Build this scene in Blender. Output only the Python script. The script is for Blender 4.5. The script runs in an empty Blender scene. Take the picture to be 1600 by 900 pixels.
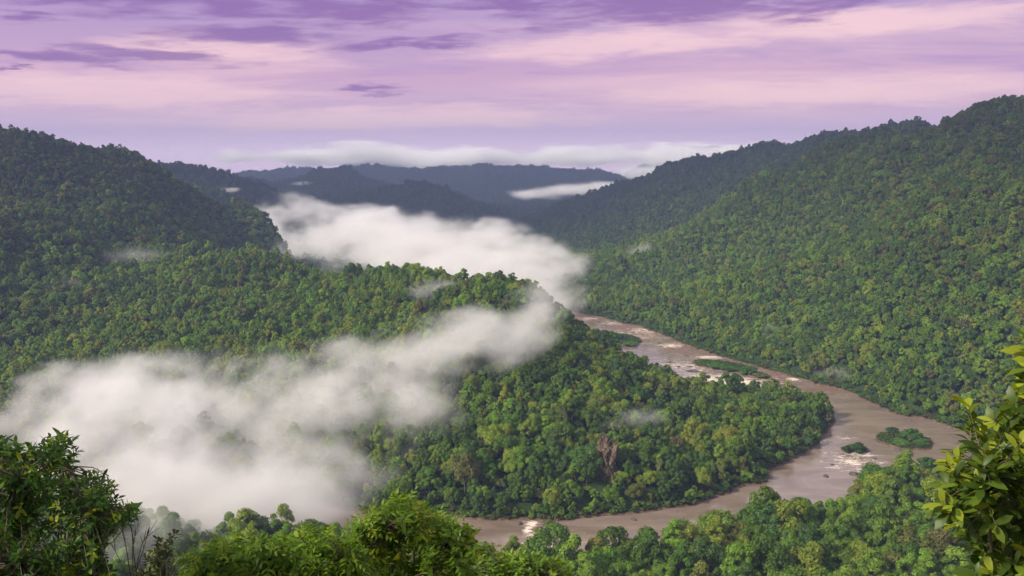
import bpy, math, random
import numpy as np
from mathutils import Vector, Matrix

SC = bpy.context.scene
COL = SC.collection
R = math.radians

# ------------------------------------------------------------------ camera
CAMZ = 250.0
PITCH = 8.8
FPX = 1386.0                       # focal length in pixels of the 1600 x 900 photograph
cam = bpy.data.cameras.new('camera')
cam.sensor_width = 36.0
cam.lens = 36.0 * FPX / 1600.0
cam.clip_start = 0.2
cam.clip_end = 60000.0
cam_o = bpy.data.objects.new('camera', cam)
COL.objects.link(cam_o)
cam_o.location = (0, 0, CAMZ)
cam_o.rotation_euler = (R(90 - PITCH), 0, 0)
SC.camera = cam_o

# ------------------------------------------------------------------ sun and sky
SUN_EL, SUN_AZ = 36.0, 246.0       # azimuth clockwise from +Y: from the left, a little behind the camera
sun = bpy.data.lights.new('sun', 'SUN')
sun.energy = 3.9
sun.angle = R(8)
sun.color = (1.0, 0.90, 0.74)
sun_o = bpy.data.objects.new('sun', sun)
COL.objects.link(sun_o)
_d = Vector((math.sin(R(SUN_AZ)) * math.cos(R(SUN_EL)), math.cos(R(SUN_AZ)) * math.cos(R(SUN_EL)), math.sin(R(SUN_EL))))
sun_o.rotation_euler = _d.to_track_quat('Z', 'Y').to_euler()
sun_o.location = (0, -50, 400)

SC.view_settings.view_transform = 'Standard'
SC.view_settings.look = 'None'
SC.view_settings.exposure = 0.68
SC.view_settings.gamma = 1.0
SC.view_settings.use_curve_mapping = False

cy = SC.cycles
cy.use_denoising = True
cy.denoiser = 'OPENIMAGEDENOISE'
try:
    cy.denoising_input_passes = 'RGB_ALBEDO_NORMAL'
    cy.denoising_prefilter = 'ACCURATE'
except Exception:
    pass
cy.use_adaptive_sampling = True
cy.adaptive_threshold = 0.03
cy.adaptive_min_samples = 20
cy.max_bounces = 10
cy.diffuse_bounces = 2
cy.glossy_bounces = 2
cy.transmission_bounces = 3
cy.volume_bounces = 6
cy.transparent_max_bounces = 8
cy.volume_step_rate = 1.2
cy.volume_max_steps = 256
cy.sample_clamp_indirect = 6.0


def px_az(u):
    return math.atan2((u - 800) / FPX, 1.0)


def px_el(v):
    return R(-PITCH) + math.atan((450 - v) / FPX)


def build_world():
    w = bpy.data.worlds.new('World')
    SC.world = w
    w.use_nodes = True
    nt = w.node_tree
    nt.nodes.clear()
    N, L = nt.nodes.new, nt.links.new

    def math_(op, a, b=None, clamp=False):
        n = N('ShaderNodeMath')
        n.operation = op
        n.use_clamp = clamp
        for i, q in enumerate((a, b)):
            if q is None:
                continue
            if isinstance(q, (int, float)):
                n.inputs[i].default_value = q
            else:
                L(q, n.inputs[i])
        return n.outputs[0]

    def mix(f, a, b):
        n = N('ShaderNodeMix')
        n.data_type = 'RGBA'
        if isinstance(f, (int, float)):
            n.inputs[0].default_value = f
        else:
            L(f, n.inputs[0])
        for i, q in ((6, a), (7, b)):
            if isinstance(q, tuple):
                n.inputs[i].default_value = q + (1,)
            else:
                L(q, n.inputs[i])
        return n.outputs[2]

    def smooth(x, lo, hi):
        n = N('ShaderNodeMapRange')
        n.interpolation_type = 'SMOOTHSTEP'
        L(x, n.inputs[0])
        n.inputs[1].default_value = lo
        n.inputs[2].default_value = hi
        return n.outputs[0]

    tc = N('ShaderNodeTexCoord')
    sep = N('ShaderNodeSeparateXYZ')
    L(tc.outputs['Generated'], sep.inputs[0])
    X, Y, Z = sep.outputs
    az = math_('ARCTAN2', X, Y)
    el = math_('ARCSINE', Z)
    # clouds lie on a flat layer: project the direction on to it
    den = math_('ADD', math_('MAXIMUM', Z, 0.0), 0.07)
    comb = N('ShaderNodeCombineXYZ')
    L(math_('DIVIDE', X, den), comb.inputs[0])
    L(math_('DIVIDE', Y, den), comb.inputs[1])

    def noise(scale, detail, rough, off, dist=0.0, squash=(1, 1, 1), rot=0.0):
        m = N('ShaderNodeMapping')
        L(comb.outputs[0], m.inputs[0])
        m.inputs['Location'].default_value = off
        m.inputs['Scale'].default_value = squash
        m.inputs['Rotation'].default_value = (0, 0, rot)
        n = N('ShaderNodeTexNoise')
        n.inputs['Scale'].default_value = scale
        n.inputs['Detail'].default_value = detail
        n.inputs['Roughness'].default_value = rough
        n.inputs['Distortion'].default_value = dist
        L(m.outputs[0], n.inputs['Vector'])
        return n.outputs[0]

    ramp = N('ShaderNodeValToRGB')
    L(math_('MULTIPLY', el, 1.0 / R(30), True), ramp.inputs[0])
    cr = ramp.color_ramp
    stops = [(0.0, (0.86, 0.64, 0.78)), (0.04, (0.66, 0.47, 0.62)), (0.085, (0.58, 0.39, 0.53)), (0.15, (0.55, 0.34, 0.49)),
             (0.22, (0.44, 0.295, 0.48)), (0.31, (0.35, 0.25, 0.48)), (0.50, (0.46, 0.40, 0.53)), (1.0, (0.52, 0.51, 0.55))]
    cr.elements[0].position, cr.elements[0].color = stops[0][0], stops[0][1] + (1,)
    cr.elements[1].position, cr.elements[1].color = stops[-1][0], stops[-1][1] + (1,)
    for p, c in stops[1:-1]:
        e = cr.elements.new(p)
        e.color = c + (1,)
    col = ramp.outputs[0]

    # thin pink veils
    n1 = noise(0.42, 5, 0.55, (3.1, 0.4, 0), 0.6, (0.55, 1.0, 1), 0.12)
    pk = math_('MULTIPLY', smooth(n1, 0.46, 0.68), smooth(el, R(0.6), R(2.5)))
    col = mix(math_('MULTIPLY', pk, 0.70), col, (0.74, 0.49, 0.55))
    n1b = noise(1.3, 5, 0.6, (8.3, 2.4, 0), 0.8, (0.45, 1.0, 1), -0.08)
    lv = math_('MULTIPLY', smooth(n1b, 0.52, 0.70), smooth(el, R(1.0), R(4.0)))
    col = mix(math_('MULTIPLY', lv, 0.55), col, (0.36, 0.24, 0.48))

    # separate darker clouds: soft ellipses, bent and torn by noise
    n2 = noise(2.6, 10, 0.66, (1.7, 5.2, 0), 0.4, (0.55, 1.0, 1))
    cw = N('ShaderNodeCombineXYZ')
    L(math_('MULTIPLY', az, 11.0), cw.inputs[0])
    L(math_('MULTIPLY', el, 62.0), cw.inputs[1])
    wn = N('ShaderNodeTexNoise')
    wn.inputs['Scale'].default_value = 1.0
    wn.inputs['Detail'].default_value = 7
    wn.inputs['Roughness'].default_value = 0.6
    L(cw.outputs[0], wn.inputs['Vector'])
    ws = N('ShaderNodeSeparateColor')
    L(wn.outputs['Color'], ws.inputs[0])
    cr2 = N('ShaderNodeCombineXYZ')
    L(math_('MULTIPLY', az, 16.0), cr2.inputs[0])
    L(math_('ADD', math_('MULTIPLY', el, 120.0), math_('MULTIPLY', az, -4.0)), cr2.inputs[1])
    rn = N('ShaderNodeTexNoise')
    rn.inputs['Scale'].default_value = 1.0
    rn.inputs['Detail'].default_value = 9
    rn.inputs['Roughness'].default_value = 0.62
    rn.inputs['Distortion'].default_value = 0.5
    L(cr2.outputs[0], rn.inputs['Vector'])
    ragged = math_('SUBTRACT', rn.outputs[0], 0.5)
    el_w = math_('ADD', el, math_('MULTIPLY', math_('SUBTRACT', ws.outputs[0], 0.5), 0.034))
    az_w = math_('ADD', az, math_('MULTIPLY', math_('SUBTRACT', ws.outputs[1], 0.5), 0.16))

    def puffs(lst):
        tot = None
        for (u, v, ru, rv, tilt) in lst:
            a0, e0 = px_az(u), px_el(v)
            da = math_('SUBTRACT', az_w, a0)
            de = math_('SUBTRACT', math_('SUBTRACT', el_w, e0), math_('MULTIPLY', da, tilt))
            q = math_('ADD', math_('POWER', math_('ABSOLUTE', math_('MULTIPLY', da, FPX / ru)), 2.0),
                      math_('POWER', math_('ABSOLUTE', math_('MULTIPLY', de, FPX / rv)), 2.0))
            g = math_('EXPONENT', math_('MULTIPLY', q, -1.0))
            tot = g if tot is None else math_('MAXIMUM', tot, g)
        return tot
    warm = puffs([(960, 72, 260, 24, 0.05), (1350, 48, 330, 22, 0.02), (360, 88, 180, 28, 0.0), (200, 150, 330, 30, 0.0), 
                  (620, 185, 420, 22, 0.02), (1250, 150, 330, 28, 0.0)])
    wm = smooth(math_('ADD', warm, math_('ADD', math_('MULTIPLY', math_('SUBTRACT', n1b, 0.5), 1.0), math_('MULTIPLY', ragged, 0.9))), 0.22, 1.0)
    col = mix(math_('MULTIPLY', wm, 0.72), col, (0.86, 0.58, 0.58))
    dark = puffs([(1040, 12, 290, 34, 0.03), (1270, 20, 110, 20, 0.10), (140, 6, 260, 36, 0.0), (400, 60, 140, 18, 0.05), (240, 97, 140, 12, -0.07), (90, 102, 150, 10, -0.05),
                  (560, 18, 150, 26, 0.03), (620, 70, 130, 10, 0.06), (380, 20, 120, 20, 0.0), (800, 4, 120, 12, 0), (1500, 0, 120, 12, 0.0), (590, 140, 60, 7, 0.0), (20, 122, 28, 3.5, 0.0), (60, 52, 40, 6, 0.0),
                  (-400, 30, 200, 25, 0), (2100, 20, 260, 25, 0), (-900, 60, 260, 20, 0.0)])
    dm = smooth(math_('ADD', dark, math_('ADD', math_('MULTIPLY', math_('SUBTRACT', n2, 0.5), 0.9), math_('MULTIPLY', ragged, 1.6))), 0.22, 0.98)
    col = mix(math_('MULTIPLY', dm, 0.80), col, (0.215, 0.10, 0.315))
    # broken cloud overhead, lilac grey
    n3 = noise(0.9, 6, 0.6, (4.0, 9.0, 0), 0.4)
    hi = math_('MULTIPLY', smooth(n3, 0.40, 0.62), smooth(el, R(9), R(22)))

    sky = N('ShaderNodeTexSky')
    sky.sky_type = 'NISHITA'
    sky.sun_disc = False
    sky.sun_elevation = R(SUN_EL)
    sky.sun_rotation = R(SUN_AZ)
    sky.air_density = 1.0
    sky.dust_density = 2.0
    sk = N('ShaderNodeVectorMath')
    sk.operation = 'SCALE'
    L(sky.outputs[0], sk.inputs[0])
    sk.inputs['Scale'].default_value = 0.08
    col = mix(math_('MULTIPLY', smooth(el, R(10), R(35)), 0.35), col, sk.outputs[0])
    col = mix(hi, col, (0.74, 0.69, 0.68))
    bg = N('ShaderNodeBackground')
    L(col, bg.inputs[0])
    bg.inputs[1].default_value = 0.80
    out = N('ShaderNodeOutputWorld')
    L(bg.outputs[0], out.inputs[0])
    w.cycles.sampling_method = 'MANUAL'
    w.cycles.sample_map_resolution = 512


build_world()

# ------------------------------------------------------------------ helpers
rng = np.random.default_rng(7)
_T2 = np.random.default_rng(11).random((256, 256)).astype(np.float32)
_T3 = np.random.default_rng(12).random((64, 64, 64)).astype(np.float32)


def vnoise2(x, y):
    ix, iy = np.floor(x).astype(np.int64), np.floor(y).astype(np.int64)
    fx, fy = x - ix, y - iy
    fx, fy = fx * fx * (3 - 2 * fx), fy * fy * (3 - 2 * fy)
    a = _T2[ix & 255, iy & 255]
    b = _T2[(ix + 1) & 255, iy & 255]
    c = _T2[ix & 255, (iy + 1) & 255]
    d = _T2[(ix + 1) & 255, (iy + 1) & 255]
    return (a * (1 - fx) + b * fx) * (1 - fy) + (c * (1 - fx) + d * fx) * fy


def fbm2(x, y, o=4):
    s, a, t = 0.0, 0.5, 0.0
    for i in range(o):
        s = s + a * vnoise2(x * 2 ** i + 17.3 * i, y * 2 ** i + 5.1 * i)
        t += a
        a *= 0.5
    return s / t


def vnoise3(x, y, z):
    ix, iy, iz = (np.floor(q).astype(np.int32) for q in (x, y, z))
    fx, fy, fz = x - ix, y - iy, z - iz
    fx, fy, fz = (q * q * (3 - 2 * q) for q in (fx, fy, fz))
    ix0, iy0, iz0 = ix & 63, iy & 63, iz & 63
    ix1, iy1, iz1 = (ix + 1) & 63, (iy + 1) & 63, (iz + 1) & 63
    T = _T3
    c00 = T[ix0, iy0, iz0] * (1 - fx) + T[ix1, iy0, iz0] * fx
    c10 = T[ix0, iy1, iz0] * (1 - fx) + T[ix1, iy1, iz0] * fx
    c01 = T[ix0, iy0, iz1] * (1 - fx) + T[ix1, iy0, iz1] * fx
    c11 = T[ix0, iy1, iz1] * (1 - fx) + T[ix1, iy1, iz1] * fx
    return (c00 * (1 - fy) + c10 * fy) * (1 - fz) + (c01 * (1 - fy) + c11 * fy) * fz


def fbm3(x, y, z, o=5, rough=0.5):
    s, a, t = 0.0, 1.0, 0.0
    for i in range(o):
        s = s + a * vnoise3(x * 2 ** i + 9.7 * i, y * 2 ** i + 3.3 * i, z * 2 ** i + 6.1 * i)
        t += a
        a *= rough
    return s / t


_cp, _sp = math.cos(R(PITCH)), math.sin(R(PITCH))


def ray(u, v):
    a, b = (u - 800) / FPX, (450 - v) / FPX
    return np.array([a, _cp + b * _sp, -_sp + b * _cp])


def at_y(u, v, y):
    """the point seen at photograph pixel (u, v) that lies y metres ahead"""
    d = ray(u, v)
    t = y / d[1]
    return np.array([d[0] * t, y, CAMZ + d[2] * t])


def at_z(u, v, z=0.0):
    d = ray(u, v)
    t = (z - CAMZ) / d[2]
    return np.array([d[0] * t, d[1] * t, z])


def project(P):
    x, y, z = P[..., 0], P[..., 1], P[..., 2] - CAMZ
    f = y * _cp - z * _sp
    up = y * _sp + z * _cp
    return 800 + FPX * x / f, 450 - FPX * up / f, f


def mesh_np(name, verts, faces=None, smooth=False):
    me = bpy.data.meshes.new(name)
    verts = np.asarray(verts, np.float32)
    me.vertices.add(len(verts))
    me.vertices.foreach_set('co', verts.ravel())
    if faces is not None and len(faces):
        if isinstance(faces, np.ndarray):
            faces = [faces]
        tot = sum(len(f) for f in faces)
        loops = np.concatenate([f.ravel() for f in faces]).astype(np.int32)
        lens = np.concatenate([np.full(len(f), f.shape[1]) for f in faces]).astype(np.int32)
        me.loops.add(len(loops))
        me.loops.foreach_set('vertex_index', loops)
        me.polygons.add(tot)
        me.polygons.foreach_set('loop_start', (np.cumsum(lens) - lens).astype(np.int32))
        if smooth:
            me.polygons.foreach_set('use_smooth', np.ones(tot, bool))
        me.update(calc_edges=True)
    return me


def point_attr(me, name, kind, data):
    a = me.attributes.new(name, kind, 'POINT')
    key = {'FLOAT': 'value', 'INT': 'value', 'FLOAT_VECTOR': 'vector', 'FLOAT_COLOR': 'color'}[kind]
    a.data.foreach_set(key, np.ascontiguousarray(data).ravel())


def link(name, data, parent=None, mat=None, loc=None):
    o = bpy.data.objects.new(name, data)
    COL.objects.link(o)
    if parent is not None:
        o.parent = parent
    if mat is not None and data is not None and len(data.materials) == 0:
        data.materials.append(mat)
    if loc is not None:
        o.location = loc
    return o


def tag(o, label=None, cat=None, group=None, kind=None):
    for k, q in (('label', label), ('category', cat), ('group', group), ('kind', kind)):
        if q:
            o[k] = q
    return o


# ------------------------------------------------------------------ materials
def new_mat(name):
    m = bpy.data.materials.new(name)
    m.use_nodes = True
    nt = m.node_tree
    nt.nodes.clear()
    out = nt.nodes.new('ShaderNodeOutputMaterial')
    return m, nt, out


def leaf_mat(name, color=None, gloss=0.06, rough=0.42, trans=0.34, vary=0.35):
    """foliage: tint comes from the tree (or is given), with leaf-to-leaf variation"""
    m, nt, out = new_mat(name)
    N, L = nt.nodes.new, nt.links.new
    at = N('ShaderNodeAttribute')
    if color is None:
        at.attribute_type = 'INSTANCER'
        at.attribute_name = 'tint'
        base = at.outputs['Color']
    else:
        rgb = N('ShaderNodeRGB')
        rgb.outputs[0].default_value = color + (1,)
        base = rgb.outputs[0]
    lv = N('ShaderNodeAttribute')
    lv.attribute_name = 'leafv'
    mr = N('ShaderNodeMapRange')
    L(lv.outputs['Fac'], mr.inputs[0])
    mr.inputs[3].default_value = 1 - vary
    mr.inputs[4].default_value = 1 + vary
    hs = N('ShaderNodeHueSaturation')
    mh = N('ShaderNodeMapRange')
    L(lv.outputs['Fac'], mh.inputs[0])
    mh.inputs[3].default_value = 0.515
    mh.inputs[4].default_value = 0.485
    L(mh.outputs[0], hs.inputs['Hue'])
    L(mr.outputs[0], hs.inputs['Value'])
    L(base, hs.inputs['Color'])
    di = N('ShaderNodeBsdfDiffuse')
    L(hs.outputs[0], di.inputs[0])
    tr = N('ShaderNodeBsdfTranslucent')
    hs2 = N('ShaderNodeHueSaturation')
    hs2.inputs['Hue'].default_value = 0.485
    hs2.inputs['Saturation'].default_value = 1.1
    hs2.inputs['Value'].default_value = 1.35
    L(hs.outputs[0], hs2.inputs['Color'])
    L(hs2.outputs[0], tr.inputs[0])
    mx = N('ShaderNodeMixShader')
    mx.inputs[0].default_value = trans
    L(di.outputs[0], mx.inputs[1])
    L(tr.outputs[0], mx.inputs[2])
    res = mx.outputs[0]
    if gloss > 0:
        gl = N('ShaderNodeBsdfGlossy')
        gl.inputs['Roughness'].default_value = rough
        gl.inputs[0].default_value = (0.9, 0.95, 0.9, 1)
        m2 = N('ShaderNodeMixShader')
        m2.inputs[0].default_value = gloss
        L(res, m2.inputs[1])
        L(gl.outputs[0], m2.inputs[2])
        res = m2.outputs[0]
    L(res, out.inputs[0])
    return m


def noise_mat(name, c0, c1, scale, rough=0.9, bump=0.4, detail=6, c2=None):
    m, nt, out = new_mat(name)
    N, L = nt.nodes.new, nt.links.new
    tc = N('ShaderNodeTexCoord')
    n = N('ShaderNodeTexNoise')
    n.inputs['Scale'].default_value = scale
    n.inputs['Detail'].default_value = detail
    n.inputs['Roughness'].default_value = 0.65
    L(tc.outputs['Object'], n.inputs['Vector'])
    cr = N('ShaderNodeValToRGB')
    cr.color_ramp.elements[0].position, cr.color_ramp.elements[0].color = 0.35, c0 + (1,)
    cr.color_ramp.elements[1].position, cr.color_ramp.elements[1].color = 0.65, c1 + (1,)
    if c2:
        e = cr.color_ramp.elements.new(0.5)
        e.color = c2 + (1,)
    L(n.outputs[0], cr.inputs[0])
    b = N('ShaderNodeBump')
    b.inputs['Strength'].default_value = bump
    L(n.outputs[0], b.inputs['Height'])
    p = N('ShaderNodeBsdfPrincipled')
    p.inputs['Roughness'].default_value = rough
    p.inputs['Specular IOR Level'].default_value = 0.25
    L(cr.outputs[0], p.inputs['Base Color'])
    L(b.outputs[0], p.inputs['Normal'])
    L(p.outputs[0], out.inputs[0])
    return m


M_CROWN = leaf_mat('forest_leaves', gloss=0.01, rough=0.5)
M_BARK = noise_mat('bark', (0.05, 0.038, 0.028), (0.14, 0.115, 0.09), 3.0)
M_PALEBARK = noise_mat('pale_bark', (0.22, 0.19, 0.15), (0.42, 0.38, 0.32), 2.0)
M_ROCK = noise_mat('river_rock', (0.035, 0.03, 0.03), (0.13, 0.11, 0.10), 0.6, 0.7)
M_CLIFF = noise_mat('cliff_rock', (0.035, 0.028, 0.02), (0.19, 0.135, 0.095), 0.5, 0.95, 1.0, c2=(0.085, 0.065, 0.04))

# ------------------------------------------------------------------ terrain
TREE = 13.0                                     # canopy height taken off the skylines


def crest(pts, drop=TREE):
    out = []
    for p in pts:
        q = at_y(p[0], p[1], p[2])
        q[2] = max(q[2] - drop, 2.0)
        out.append(list(q) + [p[3]])
    return np.array(out)


RIDGES = [
    # left mountain
    (crest([(-900, 110, 1250, 800), (-500, 120, 1350, 800), (-200, 150, 1450, 800), (0, 222, 1520, 780), (70, 246, 1560, 700), (160, 250, 1650, 600),
            (250, 278, 1740, 400), (320, 298, 1790, 230), (365, 310, 1790, 130), (388, 328, 1770, 95)]), 1.0, 0.6),
    # its near shoulder on the left edge
    (crest([(-700, 150, 1000, 520), (-300, 240, 1080, 520), (-100, 300, 1150, 480), (60, 355, 1180, 430), (180, 420, 1130, 360), (260, 470, 1060, 300)]), 1.15),
    # spur that becomes the peninsula
    (crest([(150, 350, 1400, 460), (300, 378, 1300, 420), (375, 388, 1240, 390), (435, 410, 1180, 370), (495, 436, 1130, 370), (560, 424, 1110, 400), (620, 413, 1080, 400),
            (670, 426, 1040, 390), (710, 445, 1010, 375), (760, 443, 980, 365), (810, 447, 950, 350), (832, 466, 920, 330), (850, 512, 890, 280)]), 1.1, 0.45),
    # low nose of the peninsula
    (crest([(850, 512, 890, 280), (872, 545, 865, 250), (925, 580, 845, 200), (1010, 600, 825, 170), (1080, 610, 815, 140), (1150, 614, 810, 110), (1230, 612, 805, 80), (1280, 628, 790, 50)], 27), 0.9, 0.45),
    # right mountain with the spur that runs down from it
    (crest([(2300, 60, 900, 650), (1900, 90, 1150, 680), (1750, 105, 1280, 690), (1600, 168, 1420, 700), (1500, 196, 1530, 700), (1400, 203, 1640, 680), (1310, 238, 1690, 620),
            (1215, 282, 1700, 540), (1100, 345, 1680, 440), (1010, 392, 1620, 320), (950, 430, 1540, 200)]), 1.05),
    (crest([(1500, 190, 1900, 600), (1400, 205, 2100, 620), (1345, 208, 2220, 620), (1290, 216, 2330, 600), (1200, 237, 2450, 560), (1100, 263, 2560, 500), (1000, 286, 2680, 440),
            (900, 312, 2800, 360), (830, 337, 2900, 280), (785, 352, 2950, 180)]), 1.0),
    (crest([(1750, 190, 1050, 420), (1600, 250, 1130, 420), (1450, 305, 1220, 400), (1320, 360, 1270, 360), (1220, 410, 1270, 300), (1130, 455, 1240, 220)]), 1.1),
    # hills up the valley
    (crest([(470, 322, 3080, 380), (520, 303, 3060, 480), (580, 290, 3030, 520), (645, 286, 3000, 540), (700, 300, 2980, 500), (750, 320, 2960, 420), (795, 345, 2940, 300)]), 0.95),
    (crest([(400, 296, 3650, 300), (450, 284, 3600, 380), (500, 267, 3600, 400), (535, 260, 3600, 400), (570, 275, 3600, 360), (610, 303, 3560, 280)]), 0.9),
    (crest([(-200, 225, 2300, 800), (60, 236, 2350, 760), (110, 236, 2400, 740), (200, 244, 2500, 700), (260, 257, 2600, 640), (330, 277, 2720, 560), (385, 287, 2800, 420), (440, 302, 2900, 380), (500, 306, 3000, 360)]), 0.9),
    (crest([(330, 300, 3600, 300), (380, 280, 3600, 380), (410, 282, 3600, 340), (440, 295, 3600, 260)]), 0.9),
    (crest([(330, 285, 5200, 400), (400, 267, 5150, 600), (480, 263, 5100, 800), (600, 264, 5050, 900), (760, 263, 5000, 900), (900, 265, 4950, 800), (955, 269, 4900, 500), (985, 285, 4880, 300)], 14), 0.85),
    (crest([(780, 322, 3500, 400), (850, 318, 3550, 500), (930, 314, 3600, 500), (1020, 306, 3700, 500), (1200, 285, 4200, 700)], 14), 0.85),
    (crest([(1050, 229, 6500, 400), (1120, 226, 6500, 500), (1215, 224, 6500, 500), (1290, 234, 6500, 400)], 14), 0.8),
    (crest([(560, 246, 6500, 300), (620, 237, 6500, 300), (700, 237, 6500, 300), (760, 246, 6500, 300)], 14), 0.8),
]

BANK_FAR = [(560, 392), (640, 403), (720, 425), (800, 455), (880, 485), (940, 496), (1000, 511), (1050, 529), (1100, 549), (1150, 565), (1200, 579), (1260, 595), (1300, 604), (1340, 618),
            (1372, 636), (1400, 647), (1450, 655), (1490, 667), (1530, 685), (1560, 705)]
BANK_NEAR = [(1540, 752), (1500, 757), (1455, 766), (1400, 775), (1362, 786), (1335, 797), (1290, 808), (1240, 824), (1180, 842), (1120, 858), (1050, 876), (980, 890), (900, 897), (830, 899), (740, 900),
             (640, 898), (520, 888), (400, 872), (250, 846), (0, 806), (-300, 770), (-900, 730)]
BANK_SPUR = [(-900, 650), (-300, 690), (0, 716), (250, 748), (400, 774), (500, 790), (600, 800), (690, 805), (720, 808), (790, 815), (880, 814), (1000, 803), (1090, 788), (1130, 774), (1190, 750), (1250, 710),
             (1298, 676), (1306, 655), (1298, 642), (1240, 627), (1190, 622), (1130, 618), (1070, 612), (1000, 592), (950, 572), (900, 548), (860, 520), (780, 485), (700, 460), (620, 436), (540, 415)]
RIVER = np.array([at_z(u, v)[:2] for u, v in BANK_FAR + BANK_NEAR + BANK_SPUR])
# islets: pixel centre, half sizes in metres, height
ISLETS = [(1416, 690, 22, 24, 2.6, 0.3), (1336, 703, 9, 6, 1.6, 0.0), (948, 530, 46, 34, 1.6, -0.5), (1125, 571, 34, 17, 1.6, -0.55), (1180, 585, 17, 9, 1.0, -0.5),
          (1432, 736, 17, 10, 2.4, 0.3)]
ISL = [(at_z(u, v)[:2], a, b, h, t) for (u, v, a, b, h, t) in ISLETS]


def poly_sdf(x, y, poly):
    d = np.full(x.shape, 1e9)
    inside = np.zeros(x.shape, bool)
    n = len(poly)
    for i in range(n):
        x0, y0 = poly[i]
        x1, y1 = poly[(i + 1) % n]
        ex, ey = x1 - x0, y1 - y0
        t = np.clip(((x - x0) * ex + (y - y0) * ey) / (ex * ex + ey * ey), 0, 1)
        d = np.minimum(d, (x - x0 - t * ex) ** 2 + (y - y0 - t * ey) ** 2)
        c = (y0 > y) != (y1 > y)
        if ey != 0:
            inside ^= c & (x < ex * (y - y0) / ey + x0)
    d = np.sqrt(d)
    return np.where(inside, -d, d)


def river_dist(x, y):
    """distance to the water's edge, negative on the water; islets count as land"""
    wx = x + 7 * (fbm2(x / 28 + 50, y / 28, 3) - 0.5) * 2
    wy = y + 7 * (fbm2(x / 28, y / 28 + 80, 3) - 0.5) * 2
    d = poly_sdf(wx, wy, RIVER)
    for (c, a, b, h, t) in ISL:
        ca, sa = math.cos(t), math.sin(t)
        qx = ((wx - c[0]) * ca + (wy - c[1]) * sa) / a
        qy = (-(wx - c[0]) * sa + (wy - c[1]) * ca) / b
        d = np.maximum(d, np.minimum((1 - np.sqrt(qx * qx + qy * qy)) * min(a, b), 6.0))
    return d


def islet_of(x, y):
    r = np.zeros(x.shape, bool)
    for (c, a, b, h, t) in ISL:
        r |= (x - c[0]) ** 2 + (y - c[1]) ** 2 < (max(a, b) * 1.3) ** 2
    return r


def height(x, y, with_river=True):
    x = np.asarray(x, float)
    y = np.asarray(y, float)
    wx = x + 60 * (fbm2(x / 260 + 3, y / 260, 3) - 0.5)
    wy = y + 60 * (fbm2(x / 260, y / 260 + 9, 3) - 0.5)
    far = np.clip((y - 5000) / 8000, 0, 1)
    H = np.full(x.shape, 2.5) + 10 * fbm2(x / 300, y / 300, 3)
    for pts, pw, *bk in RIDGES:
        near_ = []
        for i in range(len(pts) - 1):
            a, b = pts[i], pts[i + 1]
            ex, ey = b[0] - a[0], b[1] - a[1]
            t = np.clip(((wx - a[0]) * ex + (wy - a[1]) * ey) / (ex * ex + ey * ey), 0, 1)
            d = np.hypot(wx - a[0] - t * ex, wy - a[1] - t * ey)
            W = a[3] + t * (b[3] - a[3])
            if bk:
                W = np.where(ex * (wy - a[1]) - ey * (wx - a[0]) > 0, W * bk[0], W)
            near_.append((d, a[2] + t * (b[2] - a[2]), W))
        dm = np.minimum.reduce([q[0] for q in near_])
        ws = zc = W = 0.0
        for d, z_, w_ in near_:
            e = np.exp(-np.minimum((d - dm) / (18 + 0.10 * dm), 60))
            ws, zc, W = ws + e, zc + e * z_, W + e * w_
        zc, W = zc / ws, W / ws
        best = zc * np.clip(1 - np.sqrt(dm * dm + 24.0 ** 2) / W + 24.0 / W, 0, 1) ** pw
        k = 22.0
        h = np.clip(1 - np.abs(H - best) / k, 0, 1) * (best > 1.0)
        H = np.maximum(H, best) + h * h * k * 0.25 * np.clip(best / 40, 0, 1)
    # gullies and knolls
    rel = np.clip((H - 15) / 120, 0, 1.2)
    g = 1 - np.abs(2 * fbm2(x / 210 + 31, y / 210 + 12, 4) - 1)
    g2 = 1 - np.abs(2 * fbm2(x / 420 + 71, y / 420 + 22, 3) - 1)
    H = H + rel * (30 * (0.80 - g) + (40 + 45 * np.clip(rel - 0.5, 0, 0.6)) * (0.84 - g2) + 10 * (fbm2(x / 60, y / 60, 3) - 0.5))
    # the viewpoint's own slope
    r = np.maximum(y, 0) + 0.18 * np.abs(x)
    near = np.where(r < 150, 248.3 - 0.86 * r, np.where(r < 330, 119.3 - 0.44 * (r - 150), 40.1 * np.exp(-(r - 330) / 88.0)))
    near = np.where(y < 0, 248.3 + np.minimum(-y * 0.1, 12), near)
    near = near + np.clip(r / 60, 0, 1) * 7 * (fbm2(x / 70 + 7, y / 70, 3) - 0.5)
    H = np.where(y < 700, np.maximum(np.where(y < 420, near, np.maximum(H, near)), np.where(y < 420, H * np.clip((y - 330) / 90, 0, 1), H)), H)
    if with_river:
        sel = (y > 380) & (y < 2500) & (np.abs(x) < 1500)
        d = np.full(x.shape, 999.0)
        if sel.any():
            d[sel] = river_dist(x[sel], y[sel])
        cap = 1.1 + 0.28 * np.clip(d, 0, 14) + 0.85 * np.clip(d - 10, 0, 1e4)
        H = np.where(d > 0, np.minimum(H, cap), np.maximum(-3.0, d * 0.45))
    return H


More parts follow.
